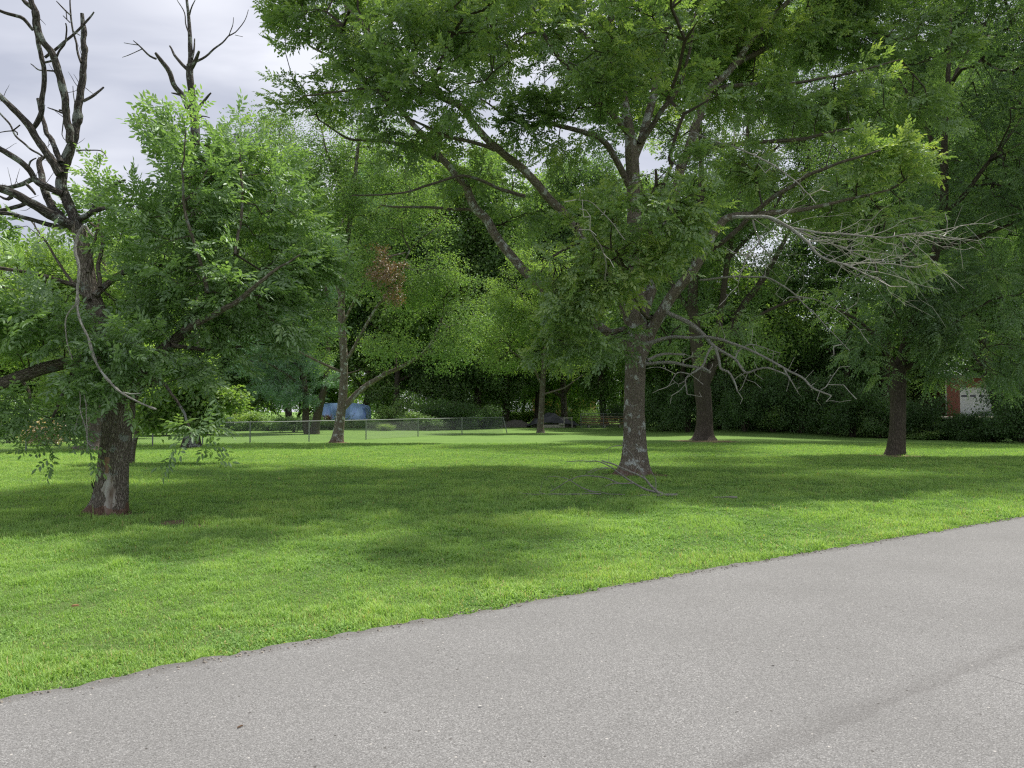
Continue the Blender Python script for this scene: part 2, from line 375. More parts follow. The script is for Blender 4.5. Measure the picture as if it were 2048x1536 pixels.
# ------------------------------------------------------------ road
xr = np.unique(np.r_[np.arange(-90, -8, 1.0), np.arange(-8, 22, .04), np.arange(22, 150, 1.0)])
ye = edge_y(xr); sl_ = np.gradient(ye, xr)
k5 = np.ones(61) / 61
nx = sl_ / np.sqrt(1 + sl_ ** 2); ny = -1 / np.sqrt(1 + sl_ ** 2)
rag = (noise2(xr, xr * 0, 3.0, 1.0) - .5) * .07 + (noise2(xr, xr * 0, 14.0, 5.0) - .5) * .075 + (noise2(xr, xr * 0, 40.0, 2.0) - .5) * .03 + (noise2(xr, xr * 0, .7, 9.0) - .5) * .08
rows = []; dd = []
for w, z in ((0, -.12), (0, .030), (.12, .034), (1.2, .045), (2.9, .055), (4.6, .055), (7.6, .034), (7.6, -.12)):
    off = w - (rag if w < .01 else 0)
    rows.append(np.stack([xr + nx * off, ye + ny * off, np.full_like(xr, z)], -1)); dd.append(np.full_like(xr, w))
V = np.array(rows); nr, nc = V.shape[:2]; idx = np.arange(nr * nc).reshape(nr, nc)
Fq = np.stack([idx[:-1, :-1], idx[1:, :-1], idx[1:, 1:], idx[:-1, 1:]], -1).reshape(-1, 4)
m, nt, out = newmat('asphalt')
t = nd(nt, 'ShaderNodeTexCoord'); a = nd(nt, 'ShaderNodeAttribute', attribute_name='dist')
n1 = nd(nt, 'ShaderNodeTexVoronoi', i_Scale=190.0); nt.links.new(t.outputs['Object'], n1.inputs['Vector'])
n2 = nd(nt, 'ShaderNodeTexNoise', i_Scale=130.0, i_Detail=3.0, i_Roughness=.6); nt.links.new(t.outputs['Object'], n2.inputs[0])
n3 = nd(nt, 'ShaderNodeTexNoise', i_Scale=.8, i_Detail=5.0); nt.links.new(t.outputs['Object'], n3.inputs[0])
n4 = nd(nt, 'ShaderNodeTexNoise', i_Scale=5.0, i_Detail=6.0); nt.links.new(t.outputs['Object'], n4.inputs[0])
n5 = nd(nt, 'ShaderNodeTexVoronoi', i_Scale=21.0); nt.links.new(t.outputs['Object'], n5.inputs['Vector'])
sepc = nd(nt, 'ShaderNodeSeparateColor'); nt.links.new(n1.outputs['Color'], sepc.inputs[0])
c = ramp(nt, sepc.outputs[0], [(.0, (.125, .124, .123)), (.35, (.208, .207, .206)), (.8, (.252, .250, .248)), (1, (.40, .398, .395))])
c = mixc(nt, ramp(nt, n2.outputs[0], [(.36, (.55, .55, .55)), (.5, (0, 0, 0))]), c, (.075, .070, .067))
c = mixc(nt, ramp(nt, n3.outputs[0], [(.35, (0, 0, 0)), (.65, (.28, .28, .28))]), c, (.135, .133, .130))
sep5 = nd(nt, 'ShaderNodeSeparateColor'); nt.links.new(n5.outputs['Color'], sep5.inputs[0])
spot = mth(nt, 'MULTIPLY', mth(nt, 'LESS_THAN', n5.outputs['Distance'], .13), mth(nt, 'GREATER_THAN', sep5.outputs[1], .90))
c = mixc(nt, mth(nt, 'MULTIPLY', spot, .8), c, (.50, .48, .45))
spot2 = mth(nt, 'MULTIPLY', mth(nt, 'LESS_THAN', n5.outputs['Distance'], .16), mth(nt, 'LESS_THAN', sep5.outputs[1], .05))
c = mixc(nt, mth(nt, 'MULTIPLY', spot2, .8), c, (.05, .045, .04))
# paving joint: darker band along one side of it
dn = mth(nt, 'ADD', a.outputs['Fac'], mth(nt, 'MULTIPLY', mth(nt, 'SUBTRACT', n4.outputs[0], .5), .22))
band = ramp(nt, mth(nt, 'MULTIPLY', dn, .25), [(.695, (0, 0, 0)), (.735, (.40, .40, .40)), (.745, (.0, .0, .0)), (1, (0, 0, 0))])
c = mixc(nt, mth(nt, 'MULTIPLY', band, mth(nt, 'ADD', n4.outputs[0], .2)), c, (.085, .08, .078))
edge = ramp(nt, dn, [(.0, (.5, .5, .5)), (.12, (.0, .0, .0))])
c = mixc(nt, edge, c, (.075, .068, .06))
h = mth(nt, 'ADD', mth(nt, 'MULTIPLY', n1.outputs['Distance'], -1), n2.outputs[0])
pbsdf(nt, out, c, .9, .25, h, .55, .006)
road = mesh_quads('road', V.reshape(-1, 3), Fq, m, attrs={'dist': np.concatenate(dd)}); tag(road, kind='structure')

# ------------------------------------------------------------ leaves
def leaflet(base, d, nrm, L, W, hexa):
    s = np.cross(nrm, d); s /= np.linalg.norm(s) + 1e-9
    tip = base + d * L - nrm * L * .14
    if hexa:
        a = .28; b = .62
        m1 = base + d * L * a; m2 = base + d * L * b - nrm * L * .04; up = nrm * W * .13
        return [[base, m1 + s * W * .42 + up, m2 + s * W * .46 + up, tip], [tip, m2 - s * W * .46 + up, m1 - s * W * .42 + up, base]]
    m1 = base + d * L * .42
    return [[base, m1 + s * W * .5 + nrm * W * .1, tip, m1 - s * W * .5 + nrm * W * .1]]
def unit(v): v = np.asarray(v, float); return v / (np.linalg.norm(v) + 1e-9)
def compound(rng, o, d, up, n, L, W, rl, hexa, droop=.25):
    """pinnate leaf: n leaflets in pairs and one at the tip"""
    q = []; pairs = n // 2; d = unit(d); s = unit(np.cross(up, d)); u = np.cross(d, s)
    for k in range(pairs + 1):
        t = (k + .8) / (pairs + .8); p = o + d * rl * t - u * rl * droop * t * t
        dd_ = unit(d - u * droop * 2 * t)
        if k == pairs: q += leaflet(p, unit(dd_ + rng.normal(0, .1, 3)), unit(u + rng.normal(0, .2, 3)), L * 1.1, W * 1.1, hexa); break
        for sg in (1, -1):
            ld = unit(dd_ * .62 + s * sg * .8 - u * rng.uniform(.0, .35) + rng.normal(0, .08, 3))
            q += leaflet(p, ld, unit(u + s * sg * .15 + rng.normal(0, .22, 3)), L * rng.uniform(.8, 1.05) * (0.8 + .2 * math.sin(math.pi * t)), W, hexa)
    return q
def spray_compound(seed, nc=8, tl=.45, n=7, L=.085, W=.032, rl=.20, hexa=False, droop=.25):
    rng = np.random.default_rng(seed); q = []; lr = []
    for i in range(nc):
        t = (i + .5) / nc; last = i >= nc - 3
        o = np.array([tl * t, 0, .03 * math.sin(t * 5)])
        sgn = 1 if i % 2 else -1
        ang = rng.uniform(.25, .6) if last else rng.uniform(.7, 1.25)
        el = rng.uniform(-.15, .75)
        d = np.array([math.cos(ang) * math.cos(el), sgn * math.sin(ang) * math.cos(el), math.sin(el)])
        k0 = len(q); q += compound(rng, o, d, np.array([0, 0, 1.0]) + rng.normal(0, .3, 3), n, L, W, rl * rng.uniform(.8, 1.15), hexa, droop)
        lr += [rng.uniform(-.25, .25)] * (len(q) - k0)
    return np.array(q), np.array(lr) + rng.uniform(-.12, .12, len(lr))
def spray_simple(seed, n=26, L=.15, W=.09, size=(.55, .4, .28), up=.8):
    rng = np.random.default_rng(seed); q = []
    for i in range(n):
        p = rng.normal(0, .45, 3) * size
        d = unit(rng.normal(0, 1, 3) * (1, 1, .6) + [0.3, 0, -.25]); nrm = unit(rng.normal(0, .6, 3) + [0, 0, up])
        nrm = unit(nrm - d * nrm.dot(d)); q += leaflet(p, d, nrm, L * rng.uniform(.7, 1.15), W, False)
    return np.array(q), rng.uniform(-.3, .3, len(q))
def spray_pine(seed, n=46, L=.24, W=.016):
    rng = np.random.default_rng(seed); q = []
    for i in range(n):
        t = rng.uniform(0, 1); p = np.array([t * .6 - .3, 0, 0]) + rng.normal(0, .03, 3)
        d = unit([.5, rng.normal(), rng.normal() + .3]); nrm = unit(np.cross(d, rng.normal(0, 1, 3)))
        q += leaflet(p, d, nrm, L, W, False)
    return np.array(q), rng.uniform(-.3, .3, len(q))

def instance(temps, pos, dirs, scale, rng, roll=.45, base=None, upv=1.0):
    """place copies of the leaf sprays; all leaves of one crown end up as one mesh"""
    n = len(pos); x = dirs / (np.linalg.norm(dirs, axis=1)[:, None] + 1e-9)
    up = np.array([0, 0, upv]) + rng.normal(0, roll, (n, 3))
    y = np.cross(up, x); y /= np.linalg.norm(y, axis=1)[:, None] + 1e-9; z = np.cross(x, y)
    Rm = np.stack([x, y, z], 2)
    which = rng.integers(0, len(temps), n); Vs = []; A = []
    b0 = rng.uniform(.25, .75, n) if base is None else base
    for k, (q, lr) in enumerate(temps):
        s = np.where(which == k)[0]
        if not len(s): continue
        tv = q.reshape(-1, 3)
        v = np.einsum('nij,mj->nmi', Rm[s] * scale[s][:, None, None], tv) + pos[s][:, None, :]
        a = np.clip(b0[s][:, None] + lr[None, :], 0, 1)
        Vs.append(v.reshape(-1, 3)); A.append(np.repeat(a.reshape(-1), 4))
    V = np.vstack(Vs); A = np.concatenate(A)
    return V, np.arange(len(V)).reshape(-1, 4), A

def grow(nodes, targets, rng, step=.4, bal=.3, arc=.06, jit=.05):
    N0 = len(nodes); P = np.zeros((N0 + len(targets) * 14 + 10, 3)); P[:N0] = nodes
    L = np.zeros(len(P)); par = np.full(len(P), -1); n = N0; tip = np.zeros(len(targets), int)
    dmin = np.array([np.min(np.sum((nodes - t) ** 2, 1)) for t in targets])
    for ti in np.argsort(dmin):
        t = targets[ti]; d = np.sqrt(np.sum((P[:n] - t) ** 2, 1)); i = int(np.argmin(d + bal * L[:n])); dist = d[i]
        m = int(min(12, max(1, dist / step))); p0 = P[i].copy(); pr = i
        for k in range(1, m + 1):
            s = k / m; p = p0 * (1 - s) + t * s
            if k < m: p = p + np.array([0, 0, arc * dist * math.sin(math.pi * s)]) + rng.normal(0, jit, 3)
            P[n] = p; par[n] = pr; L[n] = L[pr] + dist / m; pr = n; n += 1
        tip[ti] = pr
    P = P[:n]; par = par[:n]; cnt = np.zeros(n); cnt[tip] = 1
    for i in range(n - 1, N0 - 1, -1):
        if par[i] >= N0: cnt[par[i]] += cnt[i]
    return P, par, cnt, tip, N0
def twig_mesh(P, par, cnt, N0, r0, ns=3, maxr=.06):
    i = np.arange(N0, len(P)); a = P[par[i]]; b = P[i]
    rb = np.minimum(maxr, r0 * np.maximum(cnt[i], 1) ** .45); pa = par[i]
    ra = np.where(pa >= N0, np.minimum(maxr, r0 * np.maximum(cnt[pa], 1) ** .45), rb * 1.2)
    T = b - a; T /= np.linalg.norm(T, axis=1)[:, None] + 1e-9
    ref = np.where(np.abs(T[:, 2:3]) < .9, np.array([[0, 0, 1.0]]), np.array([[1.0, 0, 0]]))
    A = np.cross(T, ref); A /= np.linalg.norm(A, axis=1)[:, None] + 1e-9; B = np.cross(T, A)
    th = np.arange(ns) * 2 * math.pi / ns; ring = np.cos(th)[None, :, None] * A[:, None] + np.sin(th)[None, :, None] * B[:, None]
    V = np.concatenate([a[:, None] + ring * ra[:, None, None], b[:, None] + ring * rb[:, None, None]], 1)
    m = len(i); base = (np.arange(m) * 2 * ns)[:, None, None]
    k = np.arange(ns); q = np.stack([k, (k + 1) % ns, (k + 1) % ns + ns, k + ns], -1)[None]
    return V.reshape(-1, 3), (base + q).reshape(-1, 4)

def sample_blobs(blobs, n, rng, clump=.42, cs=.9):
    """blobs: (centre xyz, radii xyz, weight)"""
    w = np.array([b[2] * (b[1][0] * b[1][1] * b[1][2]) ** .8 for b in blobs]); w /= w.sum(); out = []
    for b, ww in zip(blobs, w):
        k = max(1, int(round(n * ww))); got = 0
        while got < k:
            p = rng.normal(0, 1, (k * 3, 3)); p /= np.linalg.norm(p, axis=1)[:, None]
            p *= (rng.uniform(0, 1, (len(p), 1)) ** (1 / 2.4)); p = p * b[1] + b[0]
            p = p[noise(p / cs + 31.7) > clump]
            p = p[:k - got]; got += len(p); out.append(p)
            if rng.random() < .02: break
    return np.vstack(out)
def pxblobs(bl, D):
    o = []
    for b in bl:
        cx, cy, rx, ry = b[:4]; dz = b[4] if len(b) > 4 else 0; w = b[5] if len(b) > 5 else 1; d = D + dz
        a, c_ = rx * d / F, ry * d / F; dr = b[6] if len(b) > 6 else (a + c_) * .5
        o.append((at(cx, cy, d), np.array([a, dr, c_]), w))
    return o

def make_crown(root, blobs, nodes, n, temps, mat, twigmat_, rng, scale=(.8, 1.2), r0=.004, bal=.3, clump=.42, cs=.9,
               name='crown', ymax=None, droop=0., base=None, step=.45, twigs=True, lean=.5, twname='twigs'):
    T = sample_blobs(blobs, n, rng, clump, cs)
    T = T[T[:, 2] > terrain(T[:, 0], T[:, 1]) + .35]
    P, par, cnt, tip, N0 = grow(nodes, T, rng, step=step, bal=bal)
    if twigs:
        V, Fq = twig_mesh(P, par, cnt, N0, r0); mesh_quads(twname, V, Fq, twigmat_, root)
    d = P[tip] - P[np.maximum(par[tip], 0)]; d /= np.linalg.norm(d, axis=1)[:, None] + 1e-9
    cen = T.mean(0); o = T - cen; o /= np.linalg.norm(o, axis=1)[:, None] + 1e-9
    dd_ = d * .7 + o * lean + rng.normal(0, .3, T.shape); dd_[:, 2] = dd_[:, 2] * .6 - droop
    bb = np.clip(.2 + .6 * noise(T * .7 + 5) + rng.uniform(-.15, .15, len(T)), .1, .9)
    V, Fq, A = instance(temps, T, dd_, rng.uniform(scale[0], scale[1], len(T)), rng, base=bb)
    k = V[:, 2].reshape(-1, 4).min(1) > .05
    return mesh_quads(name, V, Fq[k], mat, root, {'rnd': A})

def nodes_of(acc_list, step=.35):
    out = []
    for P, r in acc_list:
        p, _ = resample(P, r, step); out.append(p)
    return np.vstack(out)

# ------------------------------------------------------------ grass
def make_grass():
    rng = np.random.default_rng(5)
    n = 1400000
    D = 3.6 * (38 / 3.6) ** rng.uniform(0, 1, n) ** .93
    X = rng.uniform(-1, 1, n) * (.69 * D + 1.9)
    d = road_dist(X, D); keep = d > -.035 + .16 * (noise2(X, D, 3.0, 20.0) - .38)
    X = X[keep]; D = D[keep]; d = d[keep]; n = len(X)
    cl = noise2(X, D, 2.3, 4.0); cl2 = noise2(X, D, .55, 8.0); fine = noise2(X, D, 9.0, 2.0)
    k = rng.uniform(0, 1, n) < .45 + .8 * fine; X, D, d, cl, cl2, fine = [q[k] for q in (X, D, d, cl, cl2, fine)]; n = len(X)
    for px_, py_, rad_ in RINGS:
        gr = ground_at(px_, py_); q_ = np.hypot(X - gr[0], D - gr[1]) + (noise2(X, D, 3.0, 2.0) - .5) * rad_ * 1.2
        k = (q_ > rad_ * .8) | (rng.uniform(0, 1, len(X)) < .16); X, D, d, cl, cl2, fine = [q[k] for q in (X, D, d, cl, cl2, fine)]
    n = len(X)
    lod = np.clip(D / 7, .75, 5) ** .62
    tuft = noise2(X, D, 5.5, 12.0)
    H = (.018 + .040 * cl ** 2 + .022 * cl2 + .040 * tuft ** 3 + .03 * rng.uniform(0, 1, n) ** 4) * np.clip(lod, .8, 1.25)
    verge = np.exp(-((d - .45) / .55) ** 2); H *= 1 + .42 * verge * rng.uniform(.2, 1.2, n); H *= .6 + .4 * sst(0, .2, d)
    tall = rng.uniform(0, 1, n) < .006; H[tall] *= 2.0
    W = rng.uniform(.0028, .0062, n) * lod * 1.15
    wd_ = sst(.56, .66, noise2(X, D, 1.1, 31.0)); broad = rng.uniform(0, 1, n) < (.18 + .45 * wd_); W[broad] *= 2.7; H[broad] *= .7
    H *= .74 + .55 * sst(.3, .8, noise2(X, D, 3.1, 44.0)) * sst(.3, .7, fine)
    az = rng.uniform(0, 2 * math.pi, n); lean = rng.uniform(.25, 1.25, n); lean[broad] += .5
    dx = np.cos(az); dy = np.sin(az); sx = -dy; sy = dx
    z0 = terrain(X, D) - .005
    hz = H * np.cos(lean * .6); hr = H * np.sin(lean * .6)
    b = np.stack([X, D, z0], -1); s = np.stack([sx, sy, 0 * sx], -1)
    m_ = b + np.stack([dx * hr * .38, dy * hr * .38, hz * .62], -1)
    tp = b + np.stack([dx * hr * 1.15, dy * hr * 1.15, hz * (1.0 - .25 * lean * rng.uniform(0, 1, n))], -1)
    w = W[:, None]
    V = np.stack([b - s * w * .4, b + s * w * .4, m_ + s * w * .5, m_ - s * w * .5, tp + s * w * .06, tp - s * w * .06], 1)
    base = (np.arange(n) * 6)[:, None]
    Fq = np.concatenate([base + np.array([[0, 1, 2, 3]]), base + np.array([[3, 2, 4, 5]])], 0)
    a = .30 * cl + .30 * tuft - .16 * wd_ + .30 * rng.uniform(0, 1, n) + .25 * cl2 - .1 + .22 * verge * rng.uniform(0, 1, n)
    a = np.clip(a, 0, .93); dry = rng.uniform(0, 1, n) < .014 + .05 * verge; a[dry] = .985
    mat = leafmat('grass_blade', [(0, (.175, .315, .10)), (.5, (.315, .485, .145)), (.92, (.46, .60, .185)), (.96, (.48, .44, .20)), (1, (.52, .44, .22))], .42, (1.1, 1.2, .6), .010, .5)
    g = mesh_quads('grass', V.reshape(-1, 3), Fq, mat, attrs={'rnd': np.repeat(a, 6)})
    tag(g, 'short bright green lawn grass with clover and weeds up to the road', 'grass', kind='stuff')
make_grass()

# ================================================================ NEAR LEFT TREE (dead top)
def flare_prof(h0, amp, lobes, seed, ridge=.03, dirx=None):
    def f(rr, th, L, A, Bv):
        e = np.exp(-L / h0)
        lob = 1 + .35 * np.cos(th * lobes + seed) + .2 * np.cos(th * (lobes + 3) + seed * 2)
        k = rr * (1 + amp * e * lob)
        if dirx is not None:
            ax = A[:, 0][:, None]; bx = Bv[:, 0][:, None]
            px = np.cos(th) * ax + np.sin(th) * bx     # x part of the outward direction
            k = k + rr * np.clip(dirx * px, 0, 1) ** 2 * 1.7 * np.exp(-L / .17)
        n_ = noise(np.stack([np.cos(th) * 4 + 9, np.sin(th) * 4 + seed, L * 1.1], -1)) - .5
        n2_ = noise(np.stack([np.cos(th) * 13 + 9, np.sin(th) * 13 + seed, L * 4], -1)) - .5
        return k * (1 + n_ * .16) + rr * n2_ * ridge * 2.4
    return f

D1 = float(ground_at(215, 1032)[1])
g1 = ground_at(215, 1036); z1 = gz(g1)
T1 = empty('ash_tree', (g1[0], D1, z1), 'half dead ash at left with bare forked top and pale scar at its foot', 'tree')
tr = [(217, 1052, 32), (221, 1015, 30.5), (227, 930, 28.5), (234, 860, 29), (239, 810, 28), (228, 740, 22), (203, 650, 18), (180, 580, 16), (168, 505, 13.5), (158, 465, 13), (150, 448, 12)]
P, r = limb_pts(tr, D1, .15); ac = Acc(); P, r = resample(P, r, .04)
ac.tube(P, r, 56, prof=flare_prof(.17, .5, 5, 1.3, .045, dirx=-1)); ac.build('trunk', M['bark_near'], T1, True)
tn = [(P, r)]
dead_limbs = [
 ([(159, 462, 10), (134, 400, 10), (122, 375, 10), (124, 345, 10), (132, 320, 10.5), (140, 300, 9.5), (148, 275, 8), (156, 225, 7.5), (165, 156, 6.5), (169, 125, 6), (168, 78, 5), (165, 27, 3.5)], .5),
 ([(140, 285, 7.5), (134, 234, 7), (125, 175, 7), (112, 131, 7), (100, 100, 6.5), (81, 72, 6), (69, 19, 5.5), (62, 0, 5), (52, -60, 3.5), (35, -110, 1.5)], -.4),
 ([(120, 348, 9), (94, 306, 7.5), (72, 275, 7), (59, 253, 7), (40, 231, 6), (28, 219, 6), (0, 192, 5), (-40, 150, 4), (-90, 90, 2)], -.5),
 ([(64, 258, 5), (77, 243, 5), (83, 219, 5), (89, 156, 4.5), (84, 115, 4.5), (76, 78, 4), (70, 47, 4), (66, 19, 4), (47, 0, 3), (30, -40, 1.5)], -.2),
 ([(122, 325, 5.5), (103, 281, 5), (94, 266, 4.5), (84, 234, 3.5), (75, 198, 3)], .4),
 ([(146, 452, 11), (137, 447, 10.5), (94, 425, 10), (56, 403, 9), (28, 388, 8), (0, 378, 7), (-50, 360, 5), (-110, 330, 2)], -.9),
 ([(125, 388, 6.5), (78, 366, 5.5), (56, 338, 6), (31, 316, 6), (0, 299, 5), (-40, 280, 4), (-80, 268, 2)], -.7),
 ([(126, 440, 8.5), (103, 412, 8), (90, 381, 7), (81, 344, 6), (78, 322, 5), (90, 313, 3)], .7),
 ([(116, 385, 5), (90, 369, 5), (69, 359, 5), (50, 366, 4.5), (19, 375, 4), (0, 373, 4), (-40, 380, 2)], .5),
 ([(142, 445, 5), (119, 453, 5), (90, 447, 4.5), (47, 434, 4), (0, 426, 4), (-60, 422, 2)], -.4),
 ([(156, 440, 6.5), (181, 425, 5), (194, 400, 4), (219, 378, 3.5), (250, 359, 2)], .3),
 ([(181, 425, 4.5), (200, 419, 4.5), (218, 415, 3)], -.3),
]
for i, (p, dz) in enumerate(dead_limbs):
    P, r = limb_pts(p, D1 + .12, dz); ac = Acc(); P, r = ac.tube(P, r, 14, step=.045, jit=.012, seed=i + 1,
        prof=lambda rr, th, L, A, B: rr * (1 + .22 * (noise(np.stack([np.cos(th) * 2 + 3, np.sin(th) * 2, L * 12], -1)) - .5) + .25 * (noise(np.stack([L * 5, th * 0, th * 0 + 3], -1)) > .78)))
    rng = np.random.default_rng(i + 90)
    for k in range(int(len(P) / 5)):
        q_ = rng.integers(4, len(P) - 1); d = unit(rng.normal(0, 1, 3) + [0, 0, .3]); L = rng.uniform(.06, .42) ** 1.3
        ac.tube(np.array([P[q_], P[q_] + d * L * .6 + rng.normal(0, .01, 3), P[q_] + d * L + [0, 0, .02]]), [.006, .0045, .002], 4, step=.05, jit=.008, seed=int(q_))
    ac.build('dead_limb', M['bark_dead'], T1, True); tn.append((P, r))
small = [
 ([(90, 115, 3), (106, 100, 3), (128, 84, 2.8), (150, 67, 2.6), (172, 44, 2.4), (187, 23, 1.6)], .2), ([(90, 125, 2.5), (112, 119), (119, 100), (131, 84), (134, 60), (131, 46, 1.3)], -.2),
 ([(162, 125, 2.5), (153, 90, 2.3), (145, 62, 2), (142, 31, 2), (139, -10, 1.2)], .2), ([(142, 31, 1.5), (128, 18, 1.5), (113, 3, .9)], .1), ([(146, 62, 1.2), (160, 70, .9)], 0), ([(140, 45, 1.2), (127, 31, .8)], 0),
 ([(167, 202, 3.2), (188, 191, 3), (205, 174, 2)], .2), ([(152, 302, 1.5), (175, 299, 1.3), (200, 302, 1.1), (212, 314, .8)], 0), ([(53, 406, 4.5), (31, 415, 4.5), (0, 422, 4), (-30, 426, 3)], 0),
 ([(84, 312, 2), (56, 294, 2), (34, 275, 2), (19, 250, 2), (0, 228, 1.8), (-20, 200, 1)], .2), ([(28, 388, 4), (14, 398, 3), (0, 392, 2)], 0), ([(132, 228, 2), (112, 222, 1.6), (96, 215, 1)], .1), ([(108, 142, 2), (94, 141, 1.6), (75, 139, 1.4), (60, 128, .9)], .1),
 ([(66, 60, 3), (48, 38, 3.5), (28, 30, 3.5), (0, 22, 3), (-30, 8, 2)], -.2), ([(150, 208, 1), (146, 190, 1), (145, 172, .7)], 0), ([(56, 338, 2), (60, 322, 2), (72, 315, 1.2)], 0), ([(134, 40, 1.1), (131, 20, .9)], 0), ([(128, 222, 2.4), (118, 220, 1.8)], 0),
 ([(35, 270, 1.4), (30, 262, 1.4), (0, 265, .9)], 0), ([(50, 365, 3), (64, 380, 3), (71, 390, 2)], 0), ([(25, 395, 3), (16, 400, 2)], 0), ([(40, 250, 1.5), (26, 262, 1.5)], 0), ([(128, 236, 1.5), (122, 268, 1), (130, 280, .7)], 0)]
for i, (p, dz) in enumerate(small):
    ac = Acc(); P, r = limb_pts(p, D1 + .1, dz); ac.tube(P, r, 6, step=.05, jit=.015, seed=i * 3 + 20); ac.build('dead_twig', M['bark_dead'], T1)
live = [
 ([(156, 571, 4.5), (94, 555, 4), (62, 546, 3.5), (0, 536, 3.2), (-70, 525, 2)], -1.0),
 ([(188, 592, 7), (219, 564, 6), (256, 542, 5.5), (312, 530, 5), (370, 530, 3), (420, 510, 1.5)], 1.2),
 ([(200, 575, 4.5), (198, 527, 4), (206, 490, 3.5), (203, 465, 3), (182, 445, 2)], .3),
 ([(258, 800, 15), (275, 765, 15), (290, 745, 14.5), (306, 721, 13), (344, 686, 11), (375, 655, 9.5), (406, 605, 7.5), (419, 580, 6.5), (447, 549, 5), (475, 500, 3.8), (500, 420, 2)], 1.6),
 ([(366, 662, 7), (437, 624, 6), (484, 596, 5), (531, 555, 3.5), (600, 510, 1.5)], -.8),
 ([(470, 508, 3), (481, 440, 3), (484, 380, 2.6), (482, 330, 2.2), (478, 270, 1.3)], .4),
 ([(415, 585, 4), (400, 520, 3.5), (372, 430, 3), (365, 350, 2), (372, 260, 1.2)], -.8),
 ([(372, 400, 2.5), (400, 370, 2), (430, 300, 1.5)], .2),
 ([(228, 700, 12.5), (190, 716, 12), (140, 725, 12), (94, 735, 12.5), (62, 745, 12.5), (0, 768, 12), (-60, 790, 11), (-140, 800, 8), (-200, 780, 4)], -1.7),
 ([(150, 730, 4.5), (135, 768, 4), (122, 798, 3.5), (108, 830, 2.5), (95, 860, 1.5)], -.8),
 ([(40, 755, 4), (60, 790, 3), (50, 840, 2)], -.5),
 ([(290, 745, 4), (330, 770, 3), (370, 830, 2.5), (385, 880, 1.2)], -1.1),
 ([(180, 600, 4), (140, 560, 3), (90, 480, 2), (60, 440, 1.2)], .9),
 ([(175, 545, 3), (190, 480, 2.4), (200, 420, 1.6), (185, 370, 1)], .7),
 ([(340, 690, 5), (420, 700, 3.5), (500, 690, 2)], 1.5),
]
ln = [tn[0]]
for i, (p, dz) in enumerate(live):
    P, r = limb_pts(p, D1 + (0 if i < 7 else -.05), dz); ac = Acc(); P, r = ac.tube(P, r, 12, step=.06, jit=.012, seed=i + 40)
    ac.build('limb', M['bark_near'] if r.max() > .07 else M['bark_mid'], T1, True); ln.append((P, r))
ac = Acc()
for i, (p, dz, d0) in enumerate([
 ([(167, 452, 4.5), (156, 470, 4.5), (150, 499, 4.3), (158, 536, 4.2), (156, 583, 3.8), (156, 614, 3.5), (165, 643, 3.2), (178, 680, 3.1), (192, 718, 3), (209, 748, 3), (240, 781, 3), (270, 800, 2.6), (312, 817, 2.2)], -.8, -.25),
 ([(155, 605, 2.2), (136, 630, 2.1), (134, 677, 2), (144, 720, 1.2)], .1, -.5), ([(247, 785, 2), (262, 788, 2), (278, 786, 1.2)], 0, -1), ([(172, 452, 3.5), (178, 462, 3.5), (188, 473, 2)], 0, -.3),
 ([(159, 783, 1.6), (162, 810, 1.6), (170, 850, 1.6), (175, 885, 1.5), (190, 898, .8)], 0, -.4), ([(168, 790, 1.4), (174, 830, 1.4), (173, 870, 1.2), (176, 905, .8)], 0, -.4), ([(166, 822, 1), (156, 838, 1), (151, 862, .6)], 0, -.4)]):
    P, r = limb_pts(p, D1, dz * .6, d0 - .95); ac.tube(P, r * .72, 8, step=.04, jit=.02, seed=i + 70, prof=lambda rr, th, L, A, B: rr * (1 + .5 * (noise(np.stack([L * 9, th * 0, th * 0 + 3], -1)) > .7)))
tag(ac.build('hanging_branch', M['dead_pale'], T1, True), 'pale broken dead branch dangling down in front of the trunk')
ac = Acc()
for i, p in enumerate([[(192, 995, 1.5), (186, 975, 1.3), (182, 962, .7)], [(190, 985, 1.2), (190, 970, 1), (186, 958, .6)], [(186, 975, 1), (180, 966, .5)], [(193, 1000, 1), (183, 985, .6)], [(190, 975, .9), (193, 962, .5)]]):
    P, r = limb_pts(p, D1, -.1); ac.tube(P, r, 5, step=.04, jit=.01, seed=i)
ac.build('sucker_twigs', M['bark_dead'], T1)
tA = [spray_compound(s, 8, .36, 7, .092, .036, .20, True, .22) for s in range(6)]
B1 = [(400, 330, 80, 100, .2), (345, 300, 45, 80, .2, 1.1), (330, 430, 100, 80, 0), (480, 410, 120, 110, .8), (565, 520, 90, 110, .9), (420, 560, 150, 100, .3), (300, 520, 90, 80, .5), (560, 640, 80, 60, .8),
      (430, 670, 120, 60, .5), (260, 690, 95, 50, -.7, 1.3), (225, 760, 85, 55, -.8, 1.5), (60, 580, 110, 80, -.5), (70, 670, 100, 50, -.9), (190, 395, 55, 50, .6), (215, 450, 50, 50, .6), (35, 480, 60, 40, .2, .8),
      (70, 845, 90, 30, -.9), (20, 810, 60, 40, -1.2), (383, 872, 42, 20, -1.1, 1.6), (540, 340, 60, 70, 1.2, .7), (120, 620, 60, 60, -.7), (330, 720, 80, 60, 0, 1), (140, 860, 45, 30, -.8, .8), (620, 560, 50, 70, 1.2, .8), (-60, 700, 90, 120, -1), (-60, 560, 90, 100, -.6), (300, 620, 110, 60, .4), (455, 290, 50, 50, .6, .7)]
rng = np.random.default_rng(11)
make_crown(T1, pxblobs(B1, D1), nodes_of(ln[1:]), 1120, tA, M['leaf_ash_near'], M['bark_twig'], rng, (.85, 1.2), .0028, .3, .44, .5, step=.22)

